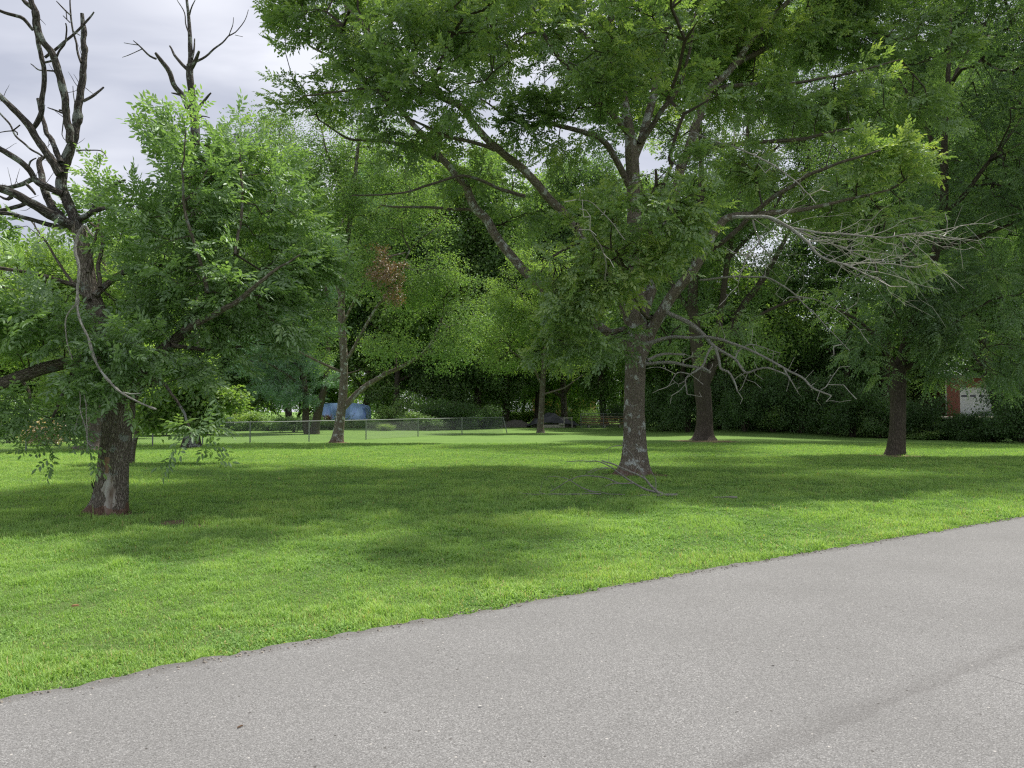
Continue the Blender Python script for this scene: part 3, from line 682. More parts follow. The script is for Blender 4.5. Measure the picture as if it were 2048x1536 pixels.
# ================================================================ CENTRAL BIG ASH
D2 = float(ground_at(1268, 952)[1]); g2 = ground_at(1268, 952)
T2 = empty('ash_tree', (g2[0], D2, gz(g2)), 'big spreading ash in mid lawn, lichen blotched trunk, pale dead branches on its right', 'tree')
P, r = limb_pts([(1267, 962, 27), (1269, 930, 25), (1269, 880, 22.5), (1268, 820, 20.5), (1270, 760, 20), (1273, 700, 20.5), (1277, 650, 19), (1274, 600, 17.5), (1272, 520, 15), (1268, 420, 14), (1264, 310, 13), (1258, 260, 10), (1248, 200, 8.5), (1235, 130, 7), (1225, 60, 6), (1212, -60, 5), (1200, -200, 3.5), (1190, -320, 2)], D2, .6)
ac = Acc(); P, r = resample(P, r, .07); ac.tube(P, r, 52, prof=flare_prof(.24, .85, 6, 2.2, .04)); ac.build('trunk', M['bark_central'], T2, True)
n2_ = [(P, r)]
L2 = [
 ([(1262, 330, 10), (1280, 290, 9), (1300, 220, 8), (1312, 160, 7), (1330, 80, 5), (1345, -20, 4), (1370, -180, 2.5)], 1.5, 0),
 ([(1280, 285, 6), (1330, 215, 5), (1350, 190, 4), (1375, 120, 3), (1390, 20, 2)], -1.5, 0),
 ([(1280, 715, 14), (1300, 665, 12.5), (1325, 622, 11.5), (1350, 585, 11), (1385, 545, 10), (1410, 500, 9.5), (1440, 445, 8.5), (1465, 432, 7), (1530, 428, 6), (1600, 420, 4.5), (1690, 400, 3), (1780, 380, 2)], -2.5, 0),
 ([(1282, 640, 12), (1305, 570, 11), (1335, 450, 10), (1363, 336, 9.5), (1383, 281, 9), (1406, 211, 8.5), (1426, 172, 8), (1469, 129, 7), (1510, 70, 6), (1560, 20, 5), (1620, -40, 4), (1700, -120, 2.5)], 1.5, 0),
 ([(1469, 129, 6), (1523, 101, 5.5), (1582, 62, 5), (1640, 31, 4), (1700, 8, 3.5), (1790, -20, 2)], 2, 1.2),
 ([(1438, 176, 4.5), (1484, 168, 4), (1582, 168, 3), (1680, 150, 2.5), (1800, 120, 1.5)], -2, 1),
 ([(1387, 320, 5.5), (1426, 296, 5), (1469, 289, 4.5), (1582, 281, 4), (1640, 270, 3), (1720, 250, 2)], -2, .7),
 ([(1400, 520, 6), (1450, 480, 5), (1540, 400, 4.5), (1640, 340, 3.5), (1760, 300, 2)], -4, -.3),
 ([(1262, 650, 11), (1240, 600, 9.5), (1200, 535, 9), (1160, 470, 8.5), (1132, 430, 8.5), (1082, 379, 8.5), (1039, 332, 8), (992, 296, 7.5), (955, 256, 7), (919, 213, 6.5), (883, 195, 5.5), (830, 150, 4.5), (760, 80, 3.5), (690, 10, 2)], -2.6, 0),
 ([(1258, 700, 12), (1200, 655, 10), (1130, 612, 9.5), (1070, 562, 9.2), (1031, 524, 9), (1002, 484, 9), (974, 444, 9), (948, 415, 8.5), (930, 372, 8.2), (908, 347, 7.5), (883, 318, 7), (854, 282, 6.5), (829, 253, 5.5), (775, 195, 4.5), (700, 140, 3.5), (620, 90, 2)], .8, 0),
 ([(880, 322, 4.5), (807, 289, 4), (757, 282, 3.5), (700, 278, 2.5), (640, 240, 1.5)], -1, .5),
 ([(1050, 392, 4), (999, 379, 3.5), (955, 358, 3), (916, 354, 3), (865, 368, 2.5), (793, 387, 2), (703, 390, 1.2)], -1.5, -1),
 ([(1010, 496, 4), (960, 428, 3.5), (890, 418, 3), (800, 415, 2.2), (760, 410, 1.3)], 1.5, .6),
 ([(990, 300, 4.5), (955, 285, 4), (901, 275, 3.5), (850, 250, 2.5), (780, 220, 1.5)], -1, -1.5),
 ([(1262, 380, 7), (1225, 310, 6.5), (1201, 278, 6), (1154, 260, 5), (1100, 249, 4), (1046, 249, 3), (960, 200, 1.5)], -1.5, 0),
 ([(1258, 270, 6), (1180, 180, 5), (1100, 90, 4), (1060, 0, 3), (1020, -100, 2)], -2, 0),
 ([(1240, 150, 6), (1130, 30, 4), (1000, -60, 3), (900, -140, 2)], 1, 0.3),
 ([(1265, 560, 6), (1210, 500, 5), (1150, 490, 4), (1100, 520, 2)], -3.5, 0),
 ([(1280, 560, 6), (1300, 500, 5), (1320, 430, 4), (1310, 340, 2.5)], -4.5, 0),
 ([(1255, 655, 5), (1215, 662, 4), (1160, 660, 3.2), (1100, 690, 2)], -2, 0),
 ([(1310, 640, 5), (1280, 620, 4), (1260, 560, 3), (1230, 500, 2)], -4, 0),
 ([(883, 195, 4), (800, 170, 3), (700, 180, 2.5), (610, 190, 1.5)], 1, -2.4),
 ([(1420, 180, 5), (1430, 60, 4), (1450, -60, 2.5)], 2.5, 1.2),
]
for i, (p, dz, d0) in enumerate(L2):
    P, r = limb_pts(p, D2 + .3, dz, d0); ac = Acc(); P, r = ac.tube(P, r, 12, step=.12, jit=.03, seed=i + 1)
    ac.build('limb', M['bark_central'] if r.max() > .1 else M['bark_mid'], T2, True); n2_.append((P, r))
dead2 = [
 ([(1333, 625, 6), (1371, 642, 6), (1393, 657, 5.5), (1415, 679, 5), (1437, 699, 4), (1470, 719, 3.5), (1492, 745, 3), (1514, 739, 2.6), (1536, 736, 2.4), (1564, 745, 2), (1580, 754, 1.4)], -1.5, 0),
 ([(1432, 697, 3.8), (1437, 717, 3.4), (1441, 736, 3.2), (1457, 743, 3), (1465, 756, 2.8), (1474, 783, 2)], -.4, -1),
 ([(1424, 693, 3), (1413, 712, 2.8), (1404, 734, 2.6), (1380, 750, 2.3), (1370, 761, 2), (1373, 789, 1.3)], -.5, -.8),
 ([(1380, 748, 1.8), (1356, 747, 1.5), (1340, 769, 1)], -.2, -1.3), ([(1370, 761, 1.3), (1357, 768, 1.1), (1346, 760, .7)], .1, -1.3), ([(1371, 768, 1.2), (1358, 782, .8)], 0, -1.3), ([(1404, 734, 2.8), (1421, 745, 2)], 0, -1),
 ([(1294, 688, 6), (1338, 676, 4.5), (1382, 675, 4), (1426, 677, 3.8), (1470, 688, 3.5), (1514, 706, 3.2), (1558, 730, 3), (1602, 756, 2.7), (1628, 776, 2.4), (1661, 790, 2)], -2.5, 0),
 ([(1566, 734, 2.3), (1580, 758, 1.9), (1597, 785, 1.2)], -.2, -1.9), ([(1640, 781, 1.4), (1655, 772, 1.2), (1666, 750, .8)], .3, -2.3), ([(1470, 719, 2), (1478, 700, 1.6), (1500, 690, 1.4), (1530, 696, 1.2), (1560, 706, .8)], .8, -1.2),
 ([(1292, 728, 5), (1327, 725, 4.2), (1360, 728, 4), (1393, 734, 3.6), (1421, 745, 2.2)], -1, 0), ([(1294, 720, 4), (1322, 710, 3.4), (1369, 708, 2.5)], .6, 0),
 ([(1465, 434, 5), (1523, 434, 4.6), (1574, 453, 4.2), (1613, 480, 3.7), (1640, 512, 3.2), (1700, 535, 2.6), (1758, 562, 1.4)], -1.2, -2),
 ([(1540, 438, 3.4), (1600, 460, 3), (1680, 468, 2.6), (1760, 474, 2.2), (1840, 468, 1.6), (1920, 480, .9)], -1.5, -2.1), ([(1600, 462, 2.4), (1670, 490, 2), (1740, 520, 1.7), (1830, 536, 1)], .5, -2.4),
 ([(1505, 440, 2.6), (1512, 465, 2.6), (1517, 485, 2.4), (1495, 510, 2), (1483, 540, 1.6), (1477, 563, 1)], -.4, -2), ([(1517, 487, 2), (1535, 505, 1.7), (1545, 525, 1)], .2, -2), ([(1492, 512, 1.4), (1470, 506, .9)], 0, -2),
 ([(1400, 560, 3), (1480, 553, 2.6), (1545, 560, 2.2), (1590, 590, 1.8), (1640, 640, 1.2), (1700, 700, .8)], -2, 0), ([(1590, 590, 1.5), (1660, 610, 1.2), (1720, 660, .8)], 0, -2),
 ([(1387, 265, 2.4), (1480, 300, 2), (1560, 340, 1.8), (1620, 390, 1.3)], -2, -1), ([(1210, 560, 1.6), (1208, 500, 1.5), (1180, 460, 1.2)], -1, -3), ([(1250, 480, 1.3), (1190, 410, 1.2), (1150, 400, .8)], 0, -3.5),
]
ac = Acc(); dn_ = []
for i, (p, dz, d0) in enumerate(dead2):
    P, r = limb_pts(p, D2, dz, d0 - (2.2 if p[0][1] < 620 else .6)); r = r * .78; P, r = ac.tube(P, r, 8, step=.07, jit=.025, seed=i + 5); dn_.append((P, r))
tag(ac.build('dead_branch', M['dead_pale'], T2, True), 'pale bare dead branches reaching out to the right')
rng = np.random.default_rng(8); tg = []
for P, r in dn_:
    T_ = np.gradient(P, axis=0)
    for k in range(max(2, len(P) // 3)):
        i = rng.integers(len(P) // 4, len(P)); d = unit(unit(T_[i]) + rng.normal(0, .5, 3) * (1, .7, 1)); tg.append(P[i] + d * rng.uniform(.2, .75))
ac = Acc()
srcs = [dn_[q] for q in (13, 14, 15, 14, 13, 18)]
for k in range(46):
    P0, r0_ = srcs[k % len(srcs)]; i = rng.integers(int(len(P0) * .12), int(len(P0) * .9)); a = rng.normal(-.12, .34); L = rng.uniform(.4, 1.4)
    d = np.array([math.cos(a), rng.normal(0, .25), math.sin(a)]); t_ = np.linspace(0, 1, 7)[:, None]; cv = rng.uniform(-.45, .30)
    c_ = P0[i] + d * L * t_ + np.array([0, 0, 1.0]) * cv * L * t_ ** 2 + rng.normal(0, .035, (7, 3)) * t_
    P1, r1 = ac.tube(c_, np.linspace(.0062, .0018, 7), 4, step=.12, jit=.02, seed=k)
    for q in range(3):
        i = rng.integers(2, len(P1)); d2 = unit(d + rng.normal(0, .55, 3)); L2_ = rng.uniform(.2, .7); ac.tube(np.array([P1[i], P1[i] + d2 * L2_ * .5 + [0, 0, .02], P1[i] + d2 * L2_]), [.0042, .003, .0018], 3, step=.1, jit=.008, seed=q)
tag(ac.build('dead_twig_spray', M['dead_pale2'], T2), 'fan of fine bare grey twigs on the right side')
P, par, cnt, tip, N0 = grow(nodes_of(dn_, .2), np.array(tg), rng, .14, .1, .04, .022)
V, Fq = twig_mesh(P, par, cnt, N0, .0055); mesh_quads('dead_twigs', V, Fq, M['dead_pale2'], T2)
tB = [spray_compound(s + 50, 8, .40, 7, .095, .050, .19, False, .25) for s in range(6)]
B2 = [(640, 60, 90, 110, -1), (600, 190, 60, 60, -.5, .8), (740, 130, 110, 110, -1.5), (860, 150, 100, 60, -3.5, .8), (930, 210, 60, 40, -3.2, .8), (770, 190, 90, 50, -3, .8), (800, 60, 120, 60, -3, .8), (1010, 120, 60, 60, -3, .6), (690, 220, 80, 40, 0, .9), (860, 60, 120, 90, 1), (850, 220, 110, 60, -1.5), (960, 110, 80, 100, .5, .8), (1000, 200, 60, 60, -1, .8), (760, 20, 150, 60, 1),
      (1180, 60, 100, 110, -1), (1120, 210, 90, 70, -1.5), (1200, 170, 90, 90, -2.5), (1290, 60, 120, 80, -2), (1380, 190, 70, 70, -3, .5), (1120, 290, 70, 40, 0, .6), (1400, 60, 120, 90, 1), (1470, 150, 110, 90, 2.5),
      (1220, 480, 120, 110, -3.2), (1300, 420, 110, 100, -3.8), (1370, 350, 70, 60, -3.5, .6), (1160, 560, 100, 90, -3, .9), (1180, 660, 100, 70, -2.2), (1130, 700, 65, 40, -2), (1200, 600, 80, 60, -3.2, 1.1), (1370, 450, 70, 60, -3, .6), (1310, 490, 60, 45, -3.8, .8),
      (1540, 60, 130, 90, 2), (1680, 40, 130, 80, 2), (1800, 80, 110, 60, 1.5, .9), (1900, 75, 70, 40, 1, .8), (1600, 210, 130, 70, 0), (1740, 200, 120, 70, 0), (1850, 215, 70, 45, 0, .9), (1560, 330, 120, 60, -1, .8), (1700, 320, 110, 60, -2), (1790, 330, 70, 50, -2), (1640, 420, 130, 45, -1, .7), (1770, 440, 80, 60, -2, .8), (1820, 540, 60, 50, -2.5, .8),
      (1330, 680, 45, 25, 1, .6), (1470, 680, 70, 30, 2, .6), (1440, 640, 70, 30, 2, .5), (1060, 430, 90, 50, 1.5, .6), (900, 330, 90, 50, .5, .6), (820, 280, 80, 40, -1, .7), (1000, 270, 80, 40, -1, .6), (980, 350, 70, 40, 2, .4),
      (700, -90, 180, 90, -1), (950, -100, 180, 100, 0), (1200, -130, 200, 120, 0), (1450, -120, 200, 110, 0), (1700, -90, 180, 90, 1), (1150, -270, 250, 110, 0), (1400, -270, 200, 100, 1), (1000, -60, 160, 80, -5, .8, 2.5), (1300, -60, 200, 90, -5.5, .8, 2.5), (1300, -60, 250, 90, 5.5, .8, 2.5), (1600, -170, 250, 90, 4, .8, 2.5), (1880, -110, 170, 90, 3, .8, 2.2), (1300, -260, 300, 100, 7, .8, 2.5), (950, -60, 260, 90, 7, .8, 2.5), (1550, 40, 200, 90, 6, .7, 2), (1250, 150, 200, 150, 5, .6, 2.5), (1000, 20, 150, 120, 4, .6, 2.5)]  # deep blobs at the end are canopy added, mostly out of view, for lawn shade
rng = np.random.default_rng(21)
make_crown(T2, pxblobs(B2, D2), nodes_of(n2_, .5), 9800, tB, M['leaf_ash'], M['bark_twig'], rng, (.85, 1.2), .0042, .28, .47, .85)
# hanging pale seed keys
T = sample_blobs(pxblobs([(b[0], b[1], b[2], b[3], (b[4] if len(b) > 4 else 0) - .6) for b in B2 if b[1] < 620], D2), 420, rng, .5, .9)
tS = [spray_simple(s + 300, 16, .055, .012, (.10, .10, .16), .1) for s in range(3)]
V, Fq, A = instance(tS, T, rng.normal(0, 1, T.shape) * (1, 1, .2), rng.uniform(.8, 1.4, len(T)), rng)
mesh_quads('seed_clusters', V, Fq, M['leaf_seed'], T2, {'rnd': A})

# ================================================================ generic picture-placed tree
def placed_tree(kind, label, base, trunk, limbs, blobs, n, temps, leaf, bark, seed, scale=(.8, 1.2), D=None, r0=.006, flare=.4, clump=.42, cs=1.1, group=None, droop=0, ns=24, step=.5):
    g = ground_at(*base); d = D or float(g[1]); g = at(base[0], base[1], d) if D else g
    z = gz((g[0], d)); rt = empty(kind, (g[0], d, z), label, 'tree', group)
    P, r = limb_pts(trunk, d, 0); P[0][2] = z - .1
    ac = Acc(); P, r = resample(P, r, .15); ac.tube(P, r, ns, prof=flare_prof(.22, flare, 5, seed * 1.7, .03)); ac.build('trunk', M[bark], rt, True)
    nn = [(P, r)]
    for i, l in enumerate(limbs):
        p, dz = l[0], l[1]; P, r = limb_pts(p, d, dz, l[2] if len(l) > 2 else 0); ac = Acc(); P, r = ac.tube(P, r, 8, step=.25, jit=.04, seed=seed * 7 + i)
        ac.build('limb', M[bark], rt, True); nn.append((P, r))
    rng = np.random.default_rng(seed)
    make_crown(rt, pxblobs(blobs, d), nodes_of(nn, .6), n, temps, M[leaf], M['bark_twig'], rng, scale, r0, .28, clump, cs, droop=droop, step=step)
    return rt, rng, nn
tC = [spray_simple(s + 100, 30, .125, .065, (.6, .45, .3)) for s in range(5)]
tD = [spray_compound(s + 200, 5, .35, 13, .11, .046, .48, False, .35) for s in range(5)]
tE = [spray_simple(s + 400, 26, .17, .11, (.75, .55, .38)) for s in range(5)]
tP = [spray_pine(s + 500) for s in range(4)]
tF = [spray_simple(s + 600, 20, .10, .075, (.35, .28, .22)) for s in range(4)]

rt3, rng3, nn3 = placed_tree('shade_tree', 'lichen spotted tree before the blue tarp, holding a brown dead leaf clump', (674, 885),
 [(674, 889, 12), (679, 850, 9.5), (685, 800, 8.5), (688, 750, 8), (687, 700, 7.5), (683, 640, 7.5), (683, 600, 6.5), (692, 500, 5.5), (706, 400, 4.5), (715, 300, 3.5), (722, 220, 2)],
 [([(688, 815, 6.5), (713, 787, 6), (741, 765, 5.2), (768, 749, 4.4), (809, 730, 3.8), (850, 702, 3.2), (877, 653, 2.5), (888, 609, 1.6)], 1), ([(690, 724, 4.4), (713, 686, 3.4), (745, 630, 2.8), (790, 560, 2.4), (820, 500, 1.5)], -1.5),
  ([(688, 745, 3), (631, 721, 2.2), (577, 688, 1.4)], -1), ([(684, 600, 4), (650, 500, 3), (600, 400, 2.4), (560, 300, 1.5)], 1), ([(690, 540, 4), (740, 440, 3), (800, 360, 2), (830, 300, 1.2)], 1.5), ([(684, 650, 3), (720, 580, 2.5), (770, 520, 2.2), (810, 505, 1.2)], -3), ([(700, 420, 3), (660, 320, 2), (640, 250, 1.2)], -1.5)],
 [(760, 320, 100, 90), (690, 400, 110, 90), (620, 300, 90, 80), (800, 430, 110, 80), (730, 540, 100, 70, -1), (820, 590, 90, 70), (890, 560, 70, 60), (880, 700, 75, 45), (640, 650, 55, 40), (770, 700, 80, 40), (920, 640, 60, 60), (510, 300, 70, 80, 0, .8), (560, 400, 90, 70), (540, 240, 60, 40, 0, .7), (620, 480, 80, 60), (640, 720, 40, 25)],
 2600, tC, 'leaf_mid', 'bark_central', 31, (.8, 1.2), cs=1.2)
T = sample_blobs(pxblobs([(775, 545, 45, 35, -3.2), (790, 590, 25, 22, -3.2), (760, 500, 15, 18, -3.2)], 39), 130, rng3, .3, .5)
V, Fq, A = instance(tF, T, rng3.normal(0, 1, T.shape), rng3.uniform(.7, 1.1, len(T)), rng3)
tag(mesh_quads('dead_leaf_clump', V, Fq, M['leaf_brown'], rt3, {'rnd': A}), 'rusty brown clump of dead leaves')

placed_tree('shade_tree', 'thick dark trunk right of the central ash, pale dirt ring at its foot', (1408, 881),
 [(1408, 886, 19), (1409, 850, 16), (1409, 820, 15), (1405, 780, 16), (1400, 740, 14), (1392, 680, 12), (1385, 600, 10), (1392, 500, 8), (1402, 400, 6.5), (1402, 330, 5), (1400, 240, 3)],
 [([(1406, 775, 11), (1430, 720, 9.5), (1455, 670, 8.5), (1480, 620, 7.5), (1510, 580, 6.5), (1560, 500, 4.5), (1600, 400, 3), (1620, 300, 2)], 2), ([(1425, 720, 8), (1440, 640, 7), (1455, 520, 5.5), (1475, 400, 5), (1490, 310, 4.2), (1500, 220, 3), (1510, 120, 2)], -1),
  ([(1390, 640, 6), (1340, 560, 5), (1300, 460, 4), (1280, 360, 2)], 2), ([(1475, 400, 4), (1520, 330, 3), (1560, 290, 2)], -2), ([(1455, 520, 4), (1530, 440, 3.5), (1590, 350, 2)], 1), ([(1450, 680, 4), (1540, 620, 3), (1620, 590, 2)], 2)],
 [(1350, 560, 90, 80, 1), (1450, 480, 110, 90, 1), (1420, 370, 110, 90, 2), (1520, 350, 110, 90, 2), (1560, 560, 35, 60, 1, .6), (1500, 440, 100, 80, -2), (1340, 450, 100, 100, 3), (1500, 240, 120, 80, 2), (1390, 250, 110, 80, 2), (1500, 610, 60, 40, 1, .7), (1400, 640, 60, 40, 2, .7), (1620, 350, 80, 80, 2), (1620, 230, 90, 80, 3), (1340, 690, 55, 40, 1, .7), (1480, 700, 90, 35, 0, .5), (1250, 150, 120, 90, 0), (1400, 100, 150, 90, -3, .8, 4), (1560, 100, 150, 90, -3, .8, 4)],  # last two wide blobs enlarge the crown to cast more shade
 3600, tC, 'leaf_dark', 'bark_dark', 33, (.9, 1.3), flare=.75, cs=1.4, r0=.008)

placed_tree('walnut_tree', 'walnut on the right with drooping feather leaves over a dark straight trunk', (1790, 911),
 [(1790, 918, 18), (1793, 885, 16), (1795, 850, 15), (1796, 820, 14.5), (1797, 765, 14), (1800, 735, 12), (1815, 680, 10), (1845, 600, 8.5), (1872, 500, 8), (1888, 400, 7.5), (1889, 280, 6), (1895, 180, 5), (1900, 60, 3.5), (1905, -60, 2)],
 [([(1803, 740, 7), (1831, 722, 6), (1860, 690, 5), (1920, 640, 3.5), (1980, 600, 2)], -1.5), ([(1797, 750, 6), (1770, 700, 5), (1730, 650, 3.5), (1680, 620, 2)], -1), ([(1885, 430, 5.5), (1922, 398, 5), (1972, 332, 4), (2020, 270, 3), (2070, 200, 2)], -1),
  ([(1815, 680, 5), (1790, 620, 4), (1760, 560, 3), (1740, 500, 2)], 1.5), ([(1889, 340, 5), (1850, 250, 4), (1800, 160, 3), (1760, 80, 2)], 1.5), ([(1895, 180, 4), (1950, 80, 3), (2010, 0, 2)], 1), ([(1872, 500, 5), (1960, 470, 4), (2040, 440, 2.5), (2090, 420, 1.5)], 0), ([(1850, 590, 4), (1800, 480, 3), (1770, 420, 2)], -1)],
 [(1780, 640, 110, 60, -1), (1730, 690, 65, 40, -1, .8), (1850, 690, 95, 45, -1), (1950, 640, 90, 60, -1.5), (1960, 560, 100, 60, -1), (1850, 560, 90, 60, -1), (2020, 690, 60, 60, -1), (1700, 600, 60, 50, 0), (1960, 440, 100, 80), (1860, 440, 80, 70), (2030, 350, 70, 90), (1940, 300, 90, 80, .5), (1990, 180, 100, 90, 1), (1900, 130, 90, 80, 2), (1780, 180, 90, 80, 3, .7), (1980, 50, 110, 80, 1), (1850, 20, 100, 80, 2), (2100, 500, 80, 120), (2110, 250, 80, 120), (2100, 60, 80, 100), (1900, -80, 180, 80, 1), (1760, 500, 60, 50, 2, .6), (1830, 370, 70, 70, 2, .7), (1770, 745, 35, 25, -1, .7), (1900, 722, 60, 35, -1, 1), (1975, 742, 45, 28, -1, 1), (2040, 760, 50, 35, -1), (1845, 755, 35, 25, 0), (1900, -80, 220, 90, -5, .8, 3), (1680, -60, 160, 90, -1, .7, 3), (2150, 60, 200, 160, -5, .8, 3), (1640, 60, 120, 90, 3, .6, 3), (2150, 300, 120, 160, -4, .8, 3), (1950, -120, 250, 100, 4, .7, 3)],  # deep blobs at the end are added canopy that shades the right lawn
 4300, tD, 'leaf_walnut', 'bark_dark', 35, (.8, 1.15), flare=.3, droop=.12, cs=1.1, clump=.46, r0=.005)

placed_tree('young_tree', 'slender pale green tree standing on the lawn before the tarp covered pile', (1081, 866),
 [(1081, 869, 7.5), (1081, 850, 6.2), (1084, 800, 5.4), (1087, 740, 5), (1091, 680, 4), (1096, 600, 3), (1100, 520, 2)],
 [([(1085, 770, 2.8), (1060, 730, 2.2), (1020, 700, 1.5)], -1), ([(1087, 740, 3), (1120, 700, 2), (1160, 680, 1.3)], 1), ([(1091, 690, 2.5), (1060, 620, 1.8), (1030, 570, 1)], 1), ([(1084, 790, 2), (1130, 775, 1.5), (1165, 750, .9)], -2)],
 [(1080, 620, 90, 60), (1010, 660, 80, 45), (1140, 660, 80, 45), (1020, 730, 60, 30, -1, .8), (1130, 730, 60, 28, 0, .8), (1080, 540, 80, 50), (1000, 600, 60, 50), (960, 690, 50, 40, 0, .7), (1150, 590, 60, 50)],
 1700, tC, 'leaf_yellow', 'bark_mid', 37, (.8, 1.2), cs=1.4)

placed_tree('old_tree', 'old twin stemmed tree with flaring roots behind the trunk of the half dead ash', (188, 899),
 [(188, 905, 19), (192, 880, 14), (197, 850, 12), (207, 800, 11), (215, 740, 9), (218, 640, 7), (210, 540, 5), (200, 480, 3)],
 [([(180, 890, 11), (172, 850, 8), (165, 800, 7), (150, 740, 6), (120, 660, 4), (90, 580, 2.5)], 1), ([(207, 800, 6), (240, 740, 5), (280, 680, 3.5), (320, 620, 2)], 1), ([(215, 740, 5), (180, 660, 4), (150, 560, 2.5)], -1)],
 [(60, 560, 90, 60), (140, 520, 90, 60), (60, 640, 90, 60), (150, 620, 90, 60), (240, 560, 90, 70), (40, 700, 80, 50), (140, 740, 70, 50, -1), (240, 700, 70, 50, 1), (320, 620, 70, 60), (0, 600, 80, 80), (110, 800, 60, 30, -1, .9), (-70, 600, 90, 100)],
 2600, tC, 'leaf_yellow', 'bark_mid', 39, (.75, 1.1), flare=1.0, cs=1.1)

# tall dead snag beyond the half dead ash
gs = at(388, 893, 33.5)
SN = empty('dead_tree', (gs[0], 33.5, 0), 'tall bare dead tree top rising out of the leaves left of centre', 'tree')
P, r = limb_pts([(384, 895, 15), (384, 800, 14), (386, 600, 13), (388, 450, 12), (389, 330, 10.5), (390, 250, 8.5), (384, 190, 7), (379, 150, 7), (380, 130, 7)], 33.5, 0)
ac = Acc(); ac.tube(*resample(P, r, .15), 18, prof=flare_prof(.25, .4, 5, 2.2, .03)); ac.build('trunk', M['bark_dead'], SN, True)
for i, (p, dz) in enumerate([([(380, 140, 6), (381, 100, 5), (379, 60, 4), (376, 20, 3), (372, -20, 2.5), (368, -70, 1.2)], .8), ([(388, 240, 6), (370, 200, 5.5), (352, 175, 5), (340, 145, 5), (320, 118, 4), (311, 106, 2.5)], -1), ([(313, 118, 2.2), (300, 112, 2), (285, 97, 1.6), (276, 89, 1.3), (266, 81, .8)], -.4),
     ([(276, 90, 1), (262, 87, .8), (247, 84, .6)], 0), ([(284, 98, 1), (270, 104, .8), (257, 110, .8), (246, 115, .5)], 0), ([(374, 138, 3.5), (360, 125, 3), (350, 108, 2.6), (338, 91, 1.6)], .5), ([(383, 135, 5), (392, 118, 3.8), (397, 102, 2.4)], -.4), ([(390, 124, 2.6), (410, 113, 2.2), (428, 98, 1.9), (445, 85, 1.6), (458, 71, 1.4), (472, 64, 1.1), (488, 45, .9), (498, 20, .6)], 1),
     ([(458, 71, 1.1), (464, 52, .9), (466, 35, .5)], .1), ([(394, 226, 3.4), (402, 208, 3), (413, 196, 2.5), (422, 187, 1.6)], -.5), ([(384, 118, 2.4), (389, 100, 2), (390, 78, 1.3)], .3), ([(379, 70, 1.5), (372, 45, 1.3), (364, 15, 1), (355, 0, .7)], .3), ([(379, 30, 1.6), (384, 12, 1.3), (390, 0, .8)], -.3), ([(360, 190, 2.2), (350, 187, 2), (343, 186, 1.2)], 0), ([(391, 240, 1.8), (405, 232, 1.4), (420, 236, .8)], 0), ([(470, 70, .7), (485, 73, .5)], 0)]):
    P, r = limb_pts(p, 33.5, dz); ac = Acc(); ac.tube(P, r, 8, step=.16, jit=.04, seed=i + 3); ac.build('dead_limb', M['bark_dead'], SN, True)

# maple-like low foliage right of the near trunk
placed_tree('maple_sapling', 'low maple with bright backlit leaves just right of the half dead ash trunk', (262, 930),
 [(262, 934, 5), (270, 880, 4.5), (290, 820, 4), (310, 770, 3), (330, 720, 2)],
 [([(275, 860, 3), (330, 830, 2.4), (390, 810, 1.6)], 1.2), ([(290, 815, 3), (360, 770, 2), (430, 740, 1.2)], 0)],
 [(340, 790, 70, 35), (400, 800, 60, 35), (330, 730, 70, 35), (300, 840, 40, 26), (420, 750, 55, 30), (390, 845, 50, 22), (460, 800, 40, 30, 0, .7)],
 900, [spray_simple(s + 700, 16, .12, .11, (.35, .3, .15), 1.4) for s in range(4)], 'leaf_yellow', 'bark_mid', 41, (.8, 1.2), cs=.8, flare=.2)

# pine beyond the fence
placed_tree('pine_tree', 'bluish pine with two dark stems beyond the wire fence left of the blue tarp', (620, 868),
 [(628, 872, 9), (633, 840, 8.5), (641, 805, 7.5), (650, 770, 6), (655, 720, 5), (655, 640, 4), (650, 560, 3), (645, 480, 2)],
 [([(616, 872, 8), (612, 840, 7), (611, 800, 6.5), (605, 740, 5.5), (590, 660, 4), (580, 580, 3)], .5), ([(611, 780, 3), (560, 740, 2.2), (520, 720, 1.2)], -1), ([(605, 740, 3), (550, 690, 2), (500, 670, 1.2)], 1), ([(650, 770, 2.6), (690, 750, 2), (720, 740, 1)], 0)],
 [(560, 780, 70, 22), (600, 800, 55, 16), (520, 740, 60, 25), (610, 730, 60, 25), (560, 690, 70, 25), (620, 660, 60, 25), (500, 700, 50, 25), (570, 620, 60, 30), (630, 580, 60, 30), (740, 390, 50, 60, 8, .8), (650, 500, 50, 40), (655, 760, 40, 18)],
 1500, tP, 'leaf_pine', 'bark_dark', 43, (1.0, 1.6), cs=.9)

